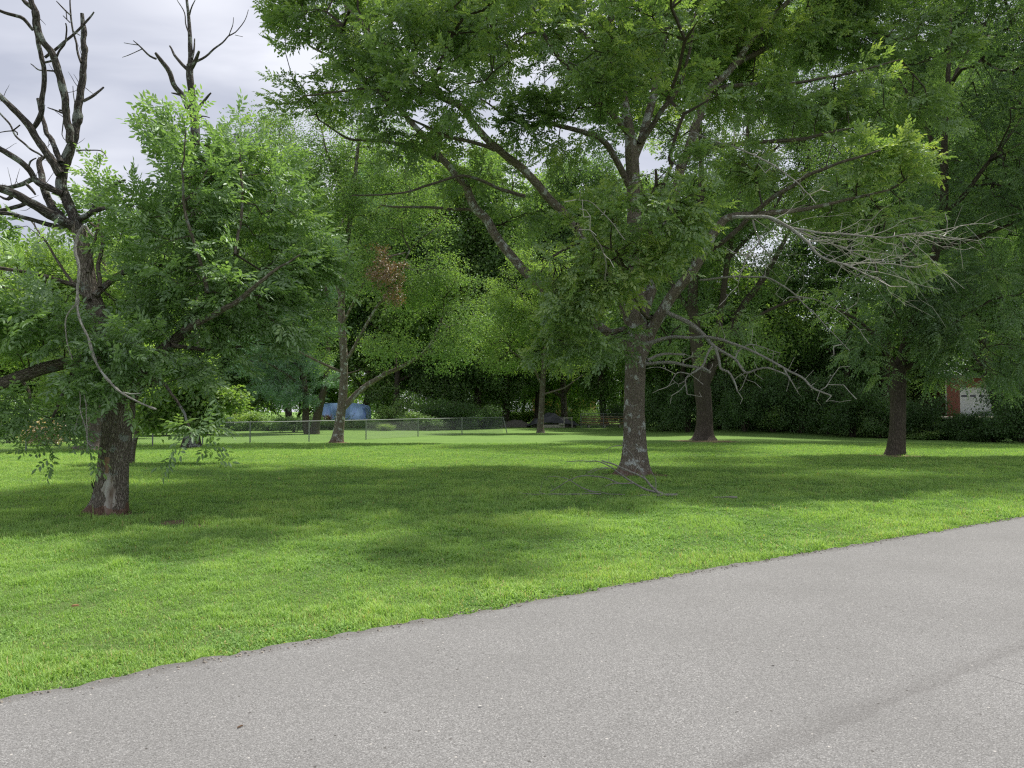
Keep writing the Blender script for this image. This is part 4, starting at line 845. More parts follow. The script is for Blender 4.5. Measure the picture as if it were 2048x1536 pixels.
# dark leaning tree at the right edge
placed_tree('shade_tree', 'dark leaning double trunk at the right edge in front of the white garage door', (2008, 875),
 [(2010, 880, 16), (2003, 830, 13.5), (1992, 790, 12), (1978, 740, 10), (1960, 640, 8), (1950, 500, 6), (1945, 380, 4), (1940, 280, 2)],
 [([(2030, 875, 12), (2034, 820, 10), (2040, 760, 8.5), (2050, 660, 6), (2050, 520, 4)], .5), ([(1978, 745, 5), (1940, 700, 4), (1890, 640, 2.5)], 1), ([(1952, 530, 4), (2000, 420, 3), (2040, 340, 2)], 0)],
 [(1900, 640, 90, 50, 1), (1990, 600, 90, 60), (2050, 700, 60, 60), (1900, 520, 90, 70), (2010, 460, 90, 80), (1900, 380, 90, 80), (2020, 320, 90, 80), (2050, 780, 40, 40), (1830, 600, 70, 60, 1), (1900, 300, 120, 80, -6, .8, 3), (1740, 300, 120, 80, -2, .8, 3), (1850, 180, 150, 80, 0, .8, 3), (2080, 200, 150, 100, -4, .8, 3), (1650, 260, 100, 80, 2, .7, 3), (1990, 590, 110, 80, -5, .8, 3), (1900, 500, 110, 80, -6, .8, 3), (2090, 500, 120, 120, -5, .8, 3), (2010, 400, 130, 90, -5, .8, 3)],  # deep blobs, many set forward, are added to shade the lawn strip
 3900, tC, 'leaf_dark', 'bark_dark', 45, (1, 1.5), cs=1.4)

# ================================================================ backdrop trees (shared meshes)
def copy_tree(o, parent=None):
    c = o.copy(); COL.objects.link(c)
    if parent is not None: c.parent = parent
    for ch in o.children: copy_tree(ch, c)
    return c
def proto_tree(kind, seed, H, CR, leaf, bark, n, temps, clear=.22, scale=(.9, 1.4)):
    rng = np.random.default_rng(seed); rt = empty(kind, (0, 0, 0))
    k = 9; zz = np.linspace(-.1, H * .93, k); bend = np.cumsum(rng.normal(0, .18, (k, 2)), 0); bend[0] = 0
    P = np.c_[bend, zz]; r = np.linspace(H * .016, .03, k); P, r = resample(P, r, .5)
    ac = Acc(); ac.tube(P, r, 12, prof=flare_prof(.25, .45, 5, seed, .03)); nn = [(P, r)]
    bl = []
    for i in range(11):
        t = rng.uniform(clear, .9); j = int(t * (len(P) - 1)); a = i * 2.4 + rng.uniform(0, .8); L = CR * (1.05 - .55 * t) * rng.uniform(.7, 1.1)
        d = np.array([math.cos(a), math.sin(a), rng.uniform(.35, .9)]); e = P[j] + d * L; m_ = P[j] + d * L * .5 + [0, 0, -.06 * L]
        p2, r2 = ac.tube(np.array([P[j], m_, e]), [r[j] * .6, r[j] * .38, .02], 6, step=.5, jit=.05, seed=i); nn.append((p2, r2))
        bl.append((e, np.array([1, 1, .75]) * CR * rng.uniform(.33, .48), 1)); bl.append((m_ + [0, 0, .5], np.array([1, 1, .7]) * CR * rng.uniform(.25, .38), .7))
    ac.build('trunk', M[bark], rt, True)
    bl.append((P[-1], np.array([.4, .4, .35]) * CR, 1)); bl.append((P[len(P) * 3 // 4], np.array([.5, .5, .4]) * CR, .8))
    make_crown(rt, bl, nodes_of(nn, .8), n, temps, M[leaf], M['bark_twig'], rng, scale, .008, .3, .45, 1.5, step=1.0)
    return rt
protos = {
 'a': proto_tree('broadleaf_tree', 101, 17, 5.2, 'leaf_mid', 'bark_dark', 2100, tE),
 'b': proto_tree('broadleaf_tree', 102, 19, 5.8, 'leaf_dark', 'bark_dark', 2300, tE, .18),
 'c': proto_tree('broadleaf_tree', 103, 14, 5.2, 'leaf_yellow', 'bark_mid', 2000, tE, .14),
 'd': proto_tree('broadleaf_tree', 104, 12, 4.2, 'leaf_dark', 'bark_dark', 1700, tE, .12),
}
protos['u'] = proto_tree('understory_tree', 105, 8, 3.4, 'leaf_mid', 'bark_dark', 1050, tE, .03)
protos['w'] = proto_tree('understory_tree', 106, 8, 3.4, 'leaf_yellow', 'bark_dark', 1000, tE, .03)
pH = {'a': 17, 'b': 19, 'c': 14, 'd': 12, 'u': 8, 'w': 8}
used = set()
# (x pixel, distance, pixel height of the top, kind, label)
BT = [
 (-120, 62, 440, 'c', 'yellow green tree cut off by the left edge behind the hanging limb'), (-20, 64, 470, 'a', 'green tree at the far left edge behind the pink shrub'), (80, 66, 480, 'c', 'pale green tree behind the pink flowering shrub'),
 (190, 72, 470, 'a', 'green backdrop tree behind the old twin stemmed tree'), (300, 66, 420, 'b', 'dark backdrop tree just right of the half dead ash trunk'), (400, 74, 360, 'a', 'green backdrop tree below the bare dead top'), (480, 84, 330, 'c', 'yellow green tree behind the pine on its left side'),
 (580, 80, 330, 'a', 'green backdrop tree behind the pine'), (720, 88, 300, 'c', 'sunlit tree directly behind the blue tarp'), (800, 78, 400, 'b', 'dark tree beyond the fence right of the blue tarp'), (880, 80, 290, 'c', 'yellow green tree showing under the two slanting limbs'), (950, 78, 320, 'a', 'green tree beyond the corner of the wire fence'),
 (1010, 82, 310, 'a', 'green tree behind the slender pale green tree on its left'), (1075, 86, 400, 'b', 'dark tree right behind the tarp covered pile'), (1130, 88, 350, 'c', 'yellow green tree behind the orange brick house corner'), (1210, 84, 330, 'b', 'dark tree behind the lumber stack'),
 (1290, 72, 380, 'a', 'green tree directly behind the big central ash trunk'), (1370, 59, 420, 'd', 'dark low tree left of the thick dark trunk'), (1450, 60, 330, 'c', 'bright backlit tree right of the thick dark trunk'), (1540, 56, 540, 'd', 'low dark tree under the dead pale branches'), (1530, 92, 560, 'c', 'far yellow green tree seen low through the gap of sky'),
 (1610, 57, 640, 'd', 'short dark tree below the bright gap of sky'), (1690, 55, 330, 'b', 'tall dark tree right of the bright gap of sky'), (1770, 56, 180, 'b', 'tall dark tree behind the walnut on its left'), (1860, 78, 160, 'a', 'tall tree behind the walnut crown, over the brick garage'), (1960, 80, 60, 'b', 'very tall dark tree in the top right corner'), (2060, 51, 120, 'b', 'dark tree at the right edge beyond the leaning double trunk'), (2160, 52, 100, 'a', 'tree just outside the right edge shading the garage'),
]
BT += [
 (-60, 70, 630, 'w', 'low leafy tree left of the pink flowering shrub, cut by the left edge'),
 (60, 72, 630, 'u', 'low leafy tree over the pink flowering shrub'),
 (150, 76, 630, 'u', 'low leafy tree left of the old twin stemmed tree'),
 (250, 74, 630, 'w', 'low leafy tree showing right of the old twin stemmed tree'),
 (345, 70, 630, 'u', 'low leafy tree behind the low bright maple'),
 (430, 78, 630, 'u', 'low leafy tree between the low bright maple and the pine'),
 (500, 90, 630, 'w', 'low leafy tree left of the pine stems'),
 (590, 92, 630, 'u', 'low leafy tree behind the pine stems'),
 (700, 96, 630, 'w', 'low leafy tree above the blue tarp'),
 (780, 86, 630, 'w', 'low leafy tree right above the end of the blue tarp'),
 (850, 78, 630, 'u', 'low leafy tree over the rounded dark bush by the fence'),
 (915, 80, 630, 'u', 'low leafy tree over the dark leafy bush by the fence'),
 (985, 84, 630, 'u', 'low leafy tree over the leaning end post of the fence'),
 (1050, 96, 630, 'w', 'low leafy tree left of the slender pale green tree'),
 (1110, 98, 630, 'u', 'low leafy tree over the tarp covered pile'),
 (1190, 100, 630, 'u', 'low leafy tree right of the orange brick house'),
 (1245, 86, 630, 'u', 'low leafy tree just left of the big central ash trunk'),
 (1320, 70, 630, 'u', 'low leafy tree just right of the big central ash trunk'),
 (1380, 68, 630, 'w', 'low leafy tree just left of the thick dark trunk'),
 (1450, 64, 630, 'w', 'low leafy tree just right of the thick dark trunk'),
 (1510, 66, 630, 'u', 'low leafy tree under the pale dead branches'),
 (1580, 70, 690, 'w', 'low leafy tree under the left side of the sky gap'),
 (1650, 64, 690, 'u', 'low leafy tree under the right side of the sky gap'),
 (1720, 62, 630, 'u', 'low leafy tree left of the walnut trunk'),
 (1780, 66, 630, 'u', 'low leafy tree behind the walnut trunk'),
 (1840, 72, 630, 'w', 'low leafy tree right of the walnut trunk beside the outdoor stair'),
 (2050, 66, 630, 'u', 'low leafy tree right of the white garage door'),
 (2120, 60, 630, 'u', 'low leafy tree beyond the right edge'),
]
rngb = random.Random(9)
for px, D, top, k, lab in BT:
    o = protos[k] if k not in used else copy_tree(protos[k]); used.add(k)
    g = at(px, 830, D); z = gz((g[0], D)); H = at(px, top, D)[2] - z; s = H / pH[k]
    o.location = (g[0], D, z); o.rotation_euler = (0, 0, rngb.uniform(0, 6.28)); w = s * (1.0 if s < 1.2 else .9) * rngb.uniform(.92, 1.1); o.scale = (w, w, s)
    tag(o, lab, 'tree', 'trees of the wood beyond the lawn')

# far wood, one mass
rng = np.random.default_rng(77); bl = []
for i in range(90):
    px = -500 + i * 36; D = rng.uniform(120, 165); top = 660 + 40 * math.sin(i * .7) + rng.uniform(-40, 30)
    if 1560 < px < 1690: top += 40
    zt = at(px, top, D)[2]; c_ = at(px, 800, D); 
    for f in (.25, .55, .85): bl.append((np.array([c_[0] + rng.uniform(-2, 2), D + rng.uniform(-3, 3), zt * f]), np.array([3.4, 3, zt * .22]), 1))
T = sample_blobs(bl, 9000, rng, .3, 2.0)
V, Fq, A = instance([spray_simple(s + 800, 22, .42, .30, (1.3, 1.0, .8)) for s in range(4)], T, rng.normal(0, 1, T.shape), rng.uniform(.9, 1.5, len(T)), rng)
wd = mesh_quads('woodland', V, Fq, M['leaf_mid'], None, {'rnd': A}); tag(wd, 'distant wood closing off the view behind all the trees', 'woodland', kind='stuff')

# ================================================================ shrubs
def proto_bush(kind, seed, leaf, n, temps, sz=(1.6, 1.3, 1.1), stems=9):
    rng = np.random.default_rng(seed); rt = empty(kind, (0, 0, 0)); ac = Acc(); nn = []
    for i in range(stems):
        a = rng.uniform(0, 6.28); e = np.array([math.cos(a) * sz[0] * rng.uniform(.3, .8), math.sin(a) * sz[1] * rng.uniform(.3, .8), sz[2] * rng.uniform(1.0, 1.8)])
        P, r = ac.tube(np.array([[e[0] * .1, e[1] * .1, -.05], e * [.4, .4, .6], e]), [.03, .02, .008], 5, step=.25, jit=.04, seed=i); nn.append((P, r))
    ac.build('stems', M['bark_dark'], rt)
    bl = [(np.array([rng.uniform(-.6, .6) * sz[0], rng.uniform(-.6, .6) * sz[1], sz[2] * rng.uniform(.45, 1.35)]), np.array(sz) * rng.uniform(.35, .6), 1) for _ in range(9)]
    make_crown(rt, bl, nodes_of(nn, .3), n, temps, M[leaf], M['bark_twig'], rng, (.7, 1.2), .004, .3, .4, .6, name='foliage', step=.4)
    return rt
bp = {'d': proto_bush('bush', 201, 'leaf_dark', 420, tF), 'm': proto_bush('bush', 202, 'leaf_mid', 420, tF), 'v': proto_bush('bush', 203, 'leaf_vine_shaded', 480, tF, (1.7, 1.4, 1.3)), 'y': proto_bush('bush', 204, 'leaf_yellow', 420, tF)}
usedb = set()
BU = [  # px, distance, width scale, height scale, kind, label
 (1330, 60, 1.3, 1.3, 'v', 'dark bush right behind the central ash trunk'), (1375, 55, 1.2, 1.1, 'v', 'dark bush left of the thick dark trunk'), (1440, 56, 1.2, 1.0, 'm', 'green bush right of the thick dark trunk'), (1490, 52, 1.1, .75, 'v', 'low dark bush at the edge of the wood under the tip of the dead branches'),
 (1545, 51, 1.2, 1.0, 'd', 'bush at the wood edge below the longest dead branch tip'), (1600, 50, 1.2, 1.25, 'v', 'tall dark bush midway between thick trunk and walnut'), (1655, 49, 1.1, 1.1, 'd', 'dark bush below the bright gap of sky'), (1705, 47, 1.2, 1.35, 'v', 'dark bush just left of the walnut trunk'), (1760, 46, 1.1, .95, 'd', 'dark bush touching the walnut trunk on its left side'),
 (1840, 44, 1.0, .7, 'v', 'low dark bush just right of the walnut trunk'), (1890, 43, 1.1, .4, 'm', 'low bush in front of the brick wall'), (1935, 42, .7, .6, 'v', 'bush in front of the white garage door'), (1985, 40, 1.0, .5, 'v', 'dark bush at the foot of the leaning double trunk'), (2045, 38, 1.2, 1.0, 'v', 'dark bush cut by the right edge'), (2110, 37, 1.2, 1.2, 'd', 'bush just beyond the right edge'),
 (470, 62, 1.3, .8, 'y', 'bright bush left of the pine behind the fence'), (540, 62, 1.2, .7, 'm', 'bush left of the twin pine stems behind the fence'), (660, 66, 1.1, .45, 'm', 'low weeds bush at the foot of the blue tarp'), (590, 58, 1.1, .45, 'v', 'low dark bush at the foot of the pine'), (780, 66, 1.4, 1.1, 'm', 'green bush right of the blue tarp'), (845, 64, 1.5, 1.1, 'd', 'rounded dark bush behind the middle of the fence'), (905, 66, 1.4, 1.3, 'v', 'dark leafy bush behind the right part of the fence'), (965, 70, 1.4, 1.2, 'v', 'dark bush behind the leaning end post of the fence'),
 (770, 62, .6, .3, 'y', 'small weed clump behind the fence right of the lichen spotted trunk'), (410, 52, 1.4, .8, 'd', 'dark bush behind the fence left part'), (330, 50, 1.3, .9, 'v', 'dark bush behind the fence right of the half dead ash'), (20, 38, 1.1, .9, 'm', 'bush at the left edge behind the fence post'), (135, 42, 1.3, 1.1, 'v', 'dark bush left of the old twin stemmed tree'), (240, 44, 1.3, 1.0, 'v', 'dark bush hidden behind the half dead ash trunk'),
 (1150, 96, 1.5, .9, 'y', 'bright bush in front of the orange brick house'), (1045, 90, 1.6, .9, 'y', 'sunny bush behind the tarp covered pile'), (1260, 78, 1.4, 1.4, 'v', 'dark bush right of the lumber stack'), (-60, 40, 1.3, 1.4, 'd', 'bush just outside the left edge'), (1580, 58, 1.5, 1.7, 'v', 'tall vine covered bush in the second row under the sky gap'), (1680, 56, 1.5, 1.8, 'v', 'tall vine covered bush in the second row left of the walnut'), (1480, 60, 1.5, 1.5, 'm', 'tall green bush in the second row right of the thick dark trunk'),
]
for px, D, sx, sz, k, lab in BU:
    o = bp[k] if k not in usedb else copy_tree(bp[k]); usedb.add(k); g = at(px, 830, D)
    o.location = (g[0], D, gz((g[0], D)) - .02); o.rotation_euler = (0, 0, rngb.uniform(0, 6.28)); f_ = rngb.uniform(.85, 1.7) if 1300 < px < 2200 and not 1870 < px < 1960 else rngb.uniform(.7, 1.25); o.scale = (sx * rngb.uniform(.8, 1.25), sx, sz * f_); tag(o, lab, 'bush', 'bushes at the edge of the wood')
pk = proto_bush('flowering_shrub', 205, 'leaf_pink', 420, tF, (.9, .8, .55)); g = ground_at(92, 893); pk.location = (g[0], g[1], 0)
tag(pk, 'rounded shrub with pinkish blossom behind the wire fence at the left', 'shrub')
rs = proto_bush('red_shrub', 206, 'leaf_brown', 160, tF, (.6, .5, .8)); g = at(650, 840, 70); rs.location = (g[0], 70, 0); rs.scale = (.9, .9, .9)
tag(rs, 'small reddish brown shrub in front of the blue tarp', 'shrub')

rng = np.random.default_rng(55)
def band(path, hgt, n, mat, lab, name='undergrowth', seed=1):
    pts = np.array([[at(px, 820, D)[0], D] for px, D in path]); L = np.r_[0, np.cumsum(np.linalg.norm(np.diff(pts, axis=0), axis=1))]
    u = rng.uniform(0, L[-1], n); x = np.interp(u, L, pts[:, 0]); y = np.interp(u, L, pts[:, 1]) + rng.uniform(-1.3, 2.8, n)
    top = hgt * (.12 + 2.1 * noise2(x, y, .38, seed * 7.0) ** 2.2 + .7 * noise2(x, y, 1.2, seed * 3.0) ** 1.5); z = terrain(x, y) + top * rng.uniform(0, 1, n) ** .7 + .08
    P = np.stack([x, y, z], -1); k = noise(P / .8 + 3) > .33; P = P[k]
    V, Fq, A = instance(tF, P, rng.normal(0, 1, P.shape), rng.uniform(.8, 1.6, len(P)), rng, base=np.clip(.15 + .7 * noise(P * .6), 0, 1))
    o = mesh_quads(name, V, Fq, mat, None, {'rnd': A}); tag(o, lab, 'undergrowth', kind='stuff')
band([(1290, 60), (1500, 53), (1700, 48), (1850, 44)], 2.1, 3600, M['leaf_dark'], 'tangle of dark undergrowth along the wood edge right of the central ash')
band([(1850, 44), (1950, 41), (2150, 36)], .95, 1600, M['leaf_vine_shaded'], 'low dark undergrowth in front of the brick garage')
band([(-150, 48), (200, 52), (430, 60), (560, 64)], 1.5, 1900, M['leaf_mid'], 'tangle of green undergrowth behind the long chain link fence', seed=2)
band([(600, 70), (680, 71), (760, 71)], .42, 500, M['leaf_mid'], 'low weeds growing at the foot of the blue tarp shed', seed=5)
band([(775, 68), (850, 70), (1000, 80)], 1.7, 1400, M['leaf_mid'], 'green undergrowth behind the right half of the long fence', seed=4)
band([(1000, 88), (1150, 90), (1300, 84)], 2.2, 1500, M['leaf_mid'], 'tangle of green undergrowth behind the covered pile and lumber', seed=3)
# crumbs of gravel and dirt lying along the road edge
n = 900; x = rng.uniform(-4, 13, n); q = np.abs(rng.normal(0, .06, n)); sx_ = .65
x0_, y0_ = x + q * .6, edge_y(x) - q * .8 + .03; s_ = rng.uniform(.002, .007, n) * (1 + .04 * y0_)
O8 = np.array([[-1, -1, -.6], [1, -.8, -.6], [1, 1, -.6], [-.9, 1, -.6], [-.6, -.5, .6], [.6, -.6, .5], [.5, .6, .6], [-.6, .5, .5]])
V = O8[None] * s_[:, None, None] * rng.uniform(.6, 1.4, (n, 1, 3)) + np.stack([x0_, y0_, np.full(n, .036)], -1)[:, None]
Fq = (np.arange(n) * 8)[:, None, None] + np.array([[0, 1, 5, 4], [1, 2, 6, 5], [2, 3, 7, 6], [3, 0, 4, 7], [4, 5, 6, 7]])[None]
o = mesh_quads('gravel', V.reshape(-1, 3), Fq.reshape(-1, 4), simple('gravel', (.27, .245, .21), .9, .5, 40)); tag(o, 'loose grit and soil crumbs along the edge of the asphalt', 'gravel', kind='stuff')

# ================================================================ chain link fence
def fence(tops, H, mat, label, lean_end=False, spacing=.085):
    P = np.array([[p[0], p[1], gz(p)] for p in tops]); rt = empty('wire_fence', P[0], label, 'fence')
    for i, p in enumerate(P):
        ac = Acc(); e = p + [0, 0, H[i] + .04]
        st = p.copy()
        if lean_end and i == len(P) - 1: st = p + [.30, 0, 0]
        ac.tube(np.array([st - [0, 0, .05], e]), [.032, .032], 8, step=.5); ac.build('post', mat, rt, True)
    ac = Acc(); ac.tube(P + np.c_[0 * P[:, 0], 0 * P[:, 0], np.array(H)], np.full(len(P), .022), 6); ac.build('top_rail', mat, rt, True)
    V = []; 
    for i in range(len(P) - 1):
        a, b = P[i], P[i + 1]; L = np.linalg.norm((b - a)[:2]); h = (H[i] + H[i + 1]) / 2 - .02
        for sgn in (1, -1):
            for s in np.arange(-h, L + h, spacing):
                x0, z0, x1, z1 = s, 0., s + h, h
                if x0 < 0: z0 = -x0; x0 = 0
                if x1 > L: z1 -= x1 - L; x1 = L
                if x1 - x0 < .02: continue
                if sgn < 0: x0, x1 = L - x0, L - x1
                q = []
                for x, z in ((x0, z0), (x1, z1)):
                    t = x / L; q.append([a[0] * (1 - t) + b[0] * t, a[1] * (1 - t) + b[1] * t, a[2] * (1 - t) + b[2] * t + .03 + z])
                V.append(q)
    V = np.array(V); n = len(V); Pn = V.reshape(-1, 3); par = np.full(2 * n, -1); idx1 = np.arange(n) * 2
    allP = np.vstack([V[:, 0], V[:, 1]]); par = np.r_[np.full(n, -1), np.arange(n)]; v, f = twig_mesh(allP, par, np.ones(2 * n), n, .0030)
    mesh_quads('wire_mesh', v, f, mat, rt)
galv = simple('galvanised', (.30, .32, .32), .5, .2, 12, .5, .6)
galv_d = simple('galvanised_dull', (.26, .28, .28), .6, .2, 12, .4, .3)
fpx = [(-180, 915), (52, 904), (180, 898), (305, 893), (405, 890), (500, 887.5), (618, 884), (732, 880), (836, 874), (924, 870), (1006, 867)]
fence([ground_at(*p) for p in fpx], [1.02, 1.02, 1.03, 1.03, 1.03, 1.04, 1.06, 1.08, 1.10, 1.12, 1.14], galv_d, 'long low chain link fence crossing the back lawn to a leaning end post', True)
fence([at(1162, 840, 72), at(1207, 840, 72), at(1248, 840, 72), at(1290, 840, 72)], [1.35] * 4, galv_d, 'short chain link fence panel in front of the lumber stack', False, .1)

# ================================================================ blue tarp shed
tarp_blue = simple('tarp_blue', (.32, .48, .88), .45, .35, 3.0, .5, bump=.6, stretch=(1, 1, .4))
g = at(688, 840, 74); BT_ = empty('covered_shed', (g[0], 74, 0), 'rounded shed under a wrinkled blue tarp beyond the fence', 'shed')
W, Dp, H = 4.7, 3.0, 2.35
u = np.linspace(0, 1, 44); v = np.linspace(0, 1, 24); U, Vv = np.meshgrid(u, v, indexing='ij')
ang = math.pi * U; sx = -np.sign(np.cos(ang)) * np.abs(np.cos(ang)) ** .55 * W / 2; szz = .78 + (H - .78) * np.sin(ang) ** .5
szz += (noise2(U * 9, Vv * 6) - .5) * .12; X = sx + (noise2(U * 11, Vv * 7, 1, 4) - .5) * .12; Y = (Vv - .5) * Dp + (noise2(U * 7, Vv * 5, 1, 8) - .5) * .1
def grid_quads(a, b): i = np.arange(a * b).reshape(a, b); return np.stack([i[:-1, :-1], i[1:, :-1], i[1:, 1:], i[:-1, 1:]], -1).reshape(-1, 4)
base = np.array([g[0], 74, 0]); ac = Acc(); ac.add(np.stack([X, Y, szz], -1).reshape(-1, 3) + base, grid_quads(44, 24))
# draped front (hangs from the arch)
v2 = np.linspace(0, 1, 16); U2, W2 = np.meshgrid(u, v2, indexing='ij'); a2 = math.pi * U2
xx = -np.sign(np.cos(a2)) * np.abs(np.cos(a2)) ** .55 * W / 2; zt = .78 + (H - .78) * np.sin(a2) ** .5; zz = .70 + (zt - .70) * W2
yy = -Dp / 2 - .02 + (noise2(xx * 1.6, zz * 1.1, 1, 3) - .5) * .45 + np.sin(xx * 5 + zz) * .05
ac.add(np.stack([xx, yy, zz], -1).reshape(-1, 3) + base, grid_quads(44, 16)); ac.build('tarp', tarp_blue, BT_, True)
ac = Acc(); ac.box(base + [0, 0, .36], (W * .96, Dp * .9, .72)); ac.build('base_wall', simple('old_brick', (.22, .11, .075), .9, .4, 8), BT_)
ac = Acc()
for k in range(5): ac.box(base + [-W * .45 + k * W * .22, -Dp / 2 - .12, .66 + .02 * k], (.9, .05, .09), .1 * k - .2)
ac.build('edge_boards', simple('pale_board', (.42, .38, .32), .8, .2, 10), BT_)

# ================================================================ pile, lumber
wood_old = simple('weathered_board', (.24, .19, .13), .9, .4, 6, .2, stretch=(.3, 3, 3)); wood_or = simple('orange_board', (.42, .24, .10), .8, .35, 6, .2, stretch=(.3, 3, 3)); wood_pale = simple('pale_timber', (.42, .40, .34), .85, .3, 8)
g = at(1208, 850, 75); LS = empty('lumber_stack', (g[0], 75, 0), 'stack of weathered boards behind the short fence panel', 'lumber stack')
rng = np.random.default_rng(4)
for lv in range(5):
    for k in range(3):
        ac = Acc(); ac.box((g[0] + rng.uniform(-.25, .25), 74.6 + k * .33, .28 + lv * .19), (4.2 + rng.uniform(-.5, .5), .28, .09), rng.uniform(-.03, .03)); ac.build('plank', wood_or if lv in (1, 3) and k < 2 else wood_old, LS)
for sx in (-1.5, 0, 1.5):
    ac = Acc(); ac.box((g[0] + sx, 74.95, .11), (.18, 1.1, .22)); ac.build('bearer', wood_pale, LS)
g = at(1108, 850, 75); TP = empty('covered_pile', (g[0], 75, 0), 'low pile under a dark grey tarp behind the slender pale green tree', 'pile')
n = 40; U, Vv = np.meshgrid(np.linspace(-1, 1, n), np.linspace(-1, 1, 20), indexing='ij')
hh = .35 + .95 * np.exp(-((U + .15) / .5) ** 2) * (1 - .5 * Vv ** 2) + (noise2(U * 4, Vv * 3) - .5) * .45; hh *= np.clip((1.05 - np.abs(U)) * 3, .1, 1); hh = hh * np.clip((1.08 - np.abs(Vv)) * 5, .25, 1)
ac = Acc(); ac.add(np.stack([g[0] + U * 2.6, 75 + Vv * 1.2, hh + .15], -1).reshape(-1, 3), grid_quads(n, 20)); ac.build('tarp', simple('tarp_dark', (.055, .058, .065), .5, .4, 5, .4, bump=.6), TP, True)
ac = Acc(); ac.box((g[0], 75, .2), (4.2, 1.9, .38)); ac.build('pile_core', simple('pile_grey', (.12, .11, .10), .9, .4, 5), TP)
g = at(1104, 850, 73); bm = Acc(); bm.box((g[0], 73, .17), (2.2, .35, .26)); bm.box((g[0] + .9, 72.85, .36), (.5, .3, .16), .2); o = bm.build('timber_beam', wood_pale, None); 
tag(o, 'pale squared timber lying on the grass in front of the dark tarp', 'timber')
g = at(1136, 850, 73); SH = empty('sawhorse', (g[0], 73, 0), 'small white sawhorse at the right end of the tarp covered pile', 'sawhorse')
ac = Acc(); ac.box((g[0], 73, .95), (.9, .1, .09)); ac.build('beam', wood_pale, SH)
for sx in (-.35, .35):
    for sy in (-.3, .3):
        ac = Acc(); ac.tube(np.array([[g[0] + sx * 1.1, 73 + sy, 0], [g[0] + sx, 73 + sy * .1, .93]]), [.035, .035], 6); ac.build('leg', wood_pale, SH)
g = at(1030, 850, 76); ac = Acc(); hh = []
U, Vv = np.meshgrid(np.linspace(-1, 1, 24), np.linspace(-1, 1, 14), indexing='ij'); hz = np.clip(1 - U ** 2 - Vv ** 2, 0, 1) ** .6 * .7 * (.7 + .6 * noise2(U * 5, Vv * 5)) - .02
ac.add(np.stack([g[0] + U * 1.6, 76 + Vv * 1.0, hz], -1).reshape(-1, 3), grid_quads(24, 14)); o = ac.build('brush_heap', simple('heap_grey', (.13, .12, .105), .95, .45, 9, bump=1), None, True)
tag(o, 'low grey heap left of the tarp covered pile', 'heap')

# ================================================================ houses glimpsed through the trees
def brickmat(name, c1, c2, mortar, sc=1.0):
    m, nt, out = newmat(name); t = nd(nt, 'ShaderNodeTexCoord'); mpn = nd(nt, 'ShaderNodeMapping'); nt.links.new(t.outputs['Object'], mpn.inputs[0]); mpn.inputs['Rotation'].default_value = (R(90), 0, 0)
    b = nd(nt, 'ShaderNodeTexBrick', i_Scale=sc); nt.links.new(mpn.outputs[0], b.inputs[0]); b.inputs['Color1'].default_value = c1 + (1,); b.inputs['Color2'].default_value = c2 + (1,); b.inputs['Mortar'].default_value = mortar + (1,)
    b.inputs['Brick Width'].default_value = .22; b.inputs['Row Height'].default_value = .075; b.inputs['Mortar Size'].default_value = .008
    pbsdf(nt, out, b.outputs[0], .9, .2, b.outputs['Fac'], -.2, .005); return m
white_p = simple('white_paint', (.72, .74, .76), .5, .06, 3); dark_g = simple('dark_glass', (.02, .022, .025), .1, .1, 3, .6); roofm = simple('shingle', (.09, .085, .08), .9, .3, 12)
D = 60.; zg = 1.15; g = at(1935, 830, D)
x0 = at(1893, 800, D)[0]; x1 = at(1920, 800, D)[0]; x2 = at(1996, 800, D)[0]
HS = empty('brick_garage', (x1, D, zg), 'brick building with a white garage door glimpsed behind the bushes at the right', 'building')
br = brickmat('red_brick', (.20, .055, .04), (.28, .09, .06), (.25, .21, .18))
ac = Acc(); ac.box(((x0 + x1) / 2, D + 3, zg + 1.5), (x1 - x0, 6, 3.0)); ac.box(((x1 + x2) / 2, D + .2, zg + 2.65), (x2 - x1 - .006, .4, .7)); ac.box((x2 + .6, D + 3, zg + 1.5), (1.2, 6, 3.0)); ac.build('wall', br, HS)
ac = Acc(); ac.box(((x1 + x2) / 2, D + .25, zg + 1.15), (x2 - x1 - .1, .08, 2.28)); gd = ac.build('garage_door', white_p, HS)
for k in range(4):
    ac = Acc(); ac.box((x1 + .45 + k * (x2 - x1 - .5) / 3.6, D + .2, zg + 1.62), (.42, .03, .16)); o = ac.build('window', dark_g, None); o.parent = gd; o.location = (0, 0, 0); o.matrix_parent_inverse.identity(); o.data.transform(__import__('mathutils').Matrix.Translation(-Vector((x1, D, zg))))
ac = Acc(); ac.box((x1 + .05, D + .1, zg + 1.15), (.09, .16, 2.3)); ac.box((x2 - .05, D + .1, zg + 1.15), (.09, .16, 2.3)); ac.build('door_frame', white_p, HS)
ac = Acc(); ac.tube(np.array([[x0 - .07, D - .05, zg + .1], [x0 - .07, D - .05, zg + 3.0]]), [.05, .05], 8); ac.build('downspout', white_p, HS)
ac = Acc(); ac.box(((x0 + x2) / 2 + .4, D + 2.8, zg + 3.1), (x2 - x0 + 2.2, 7.4, .18)); ac.build('roof', roofm, HS)
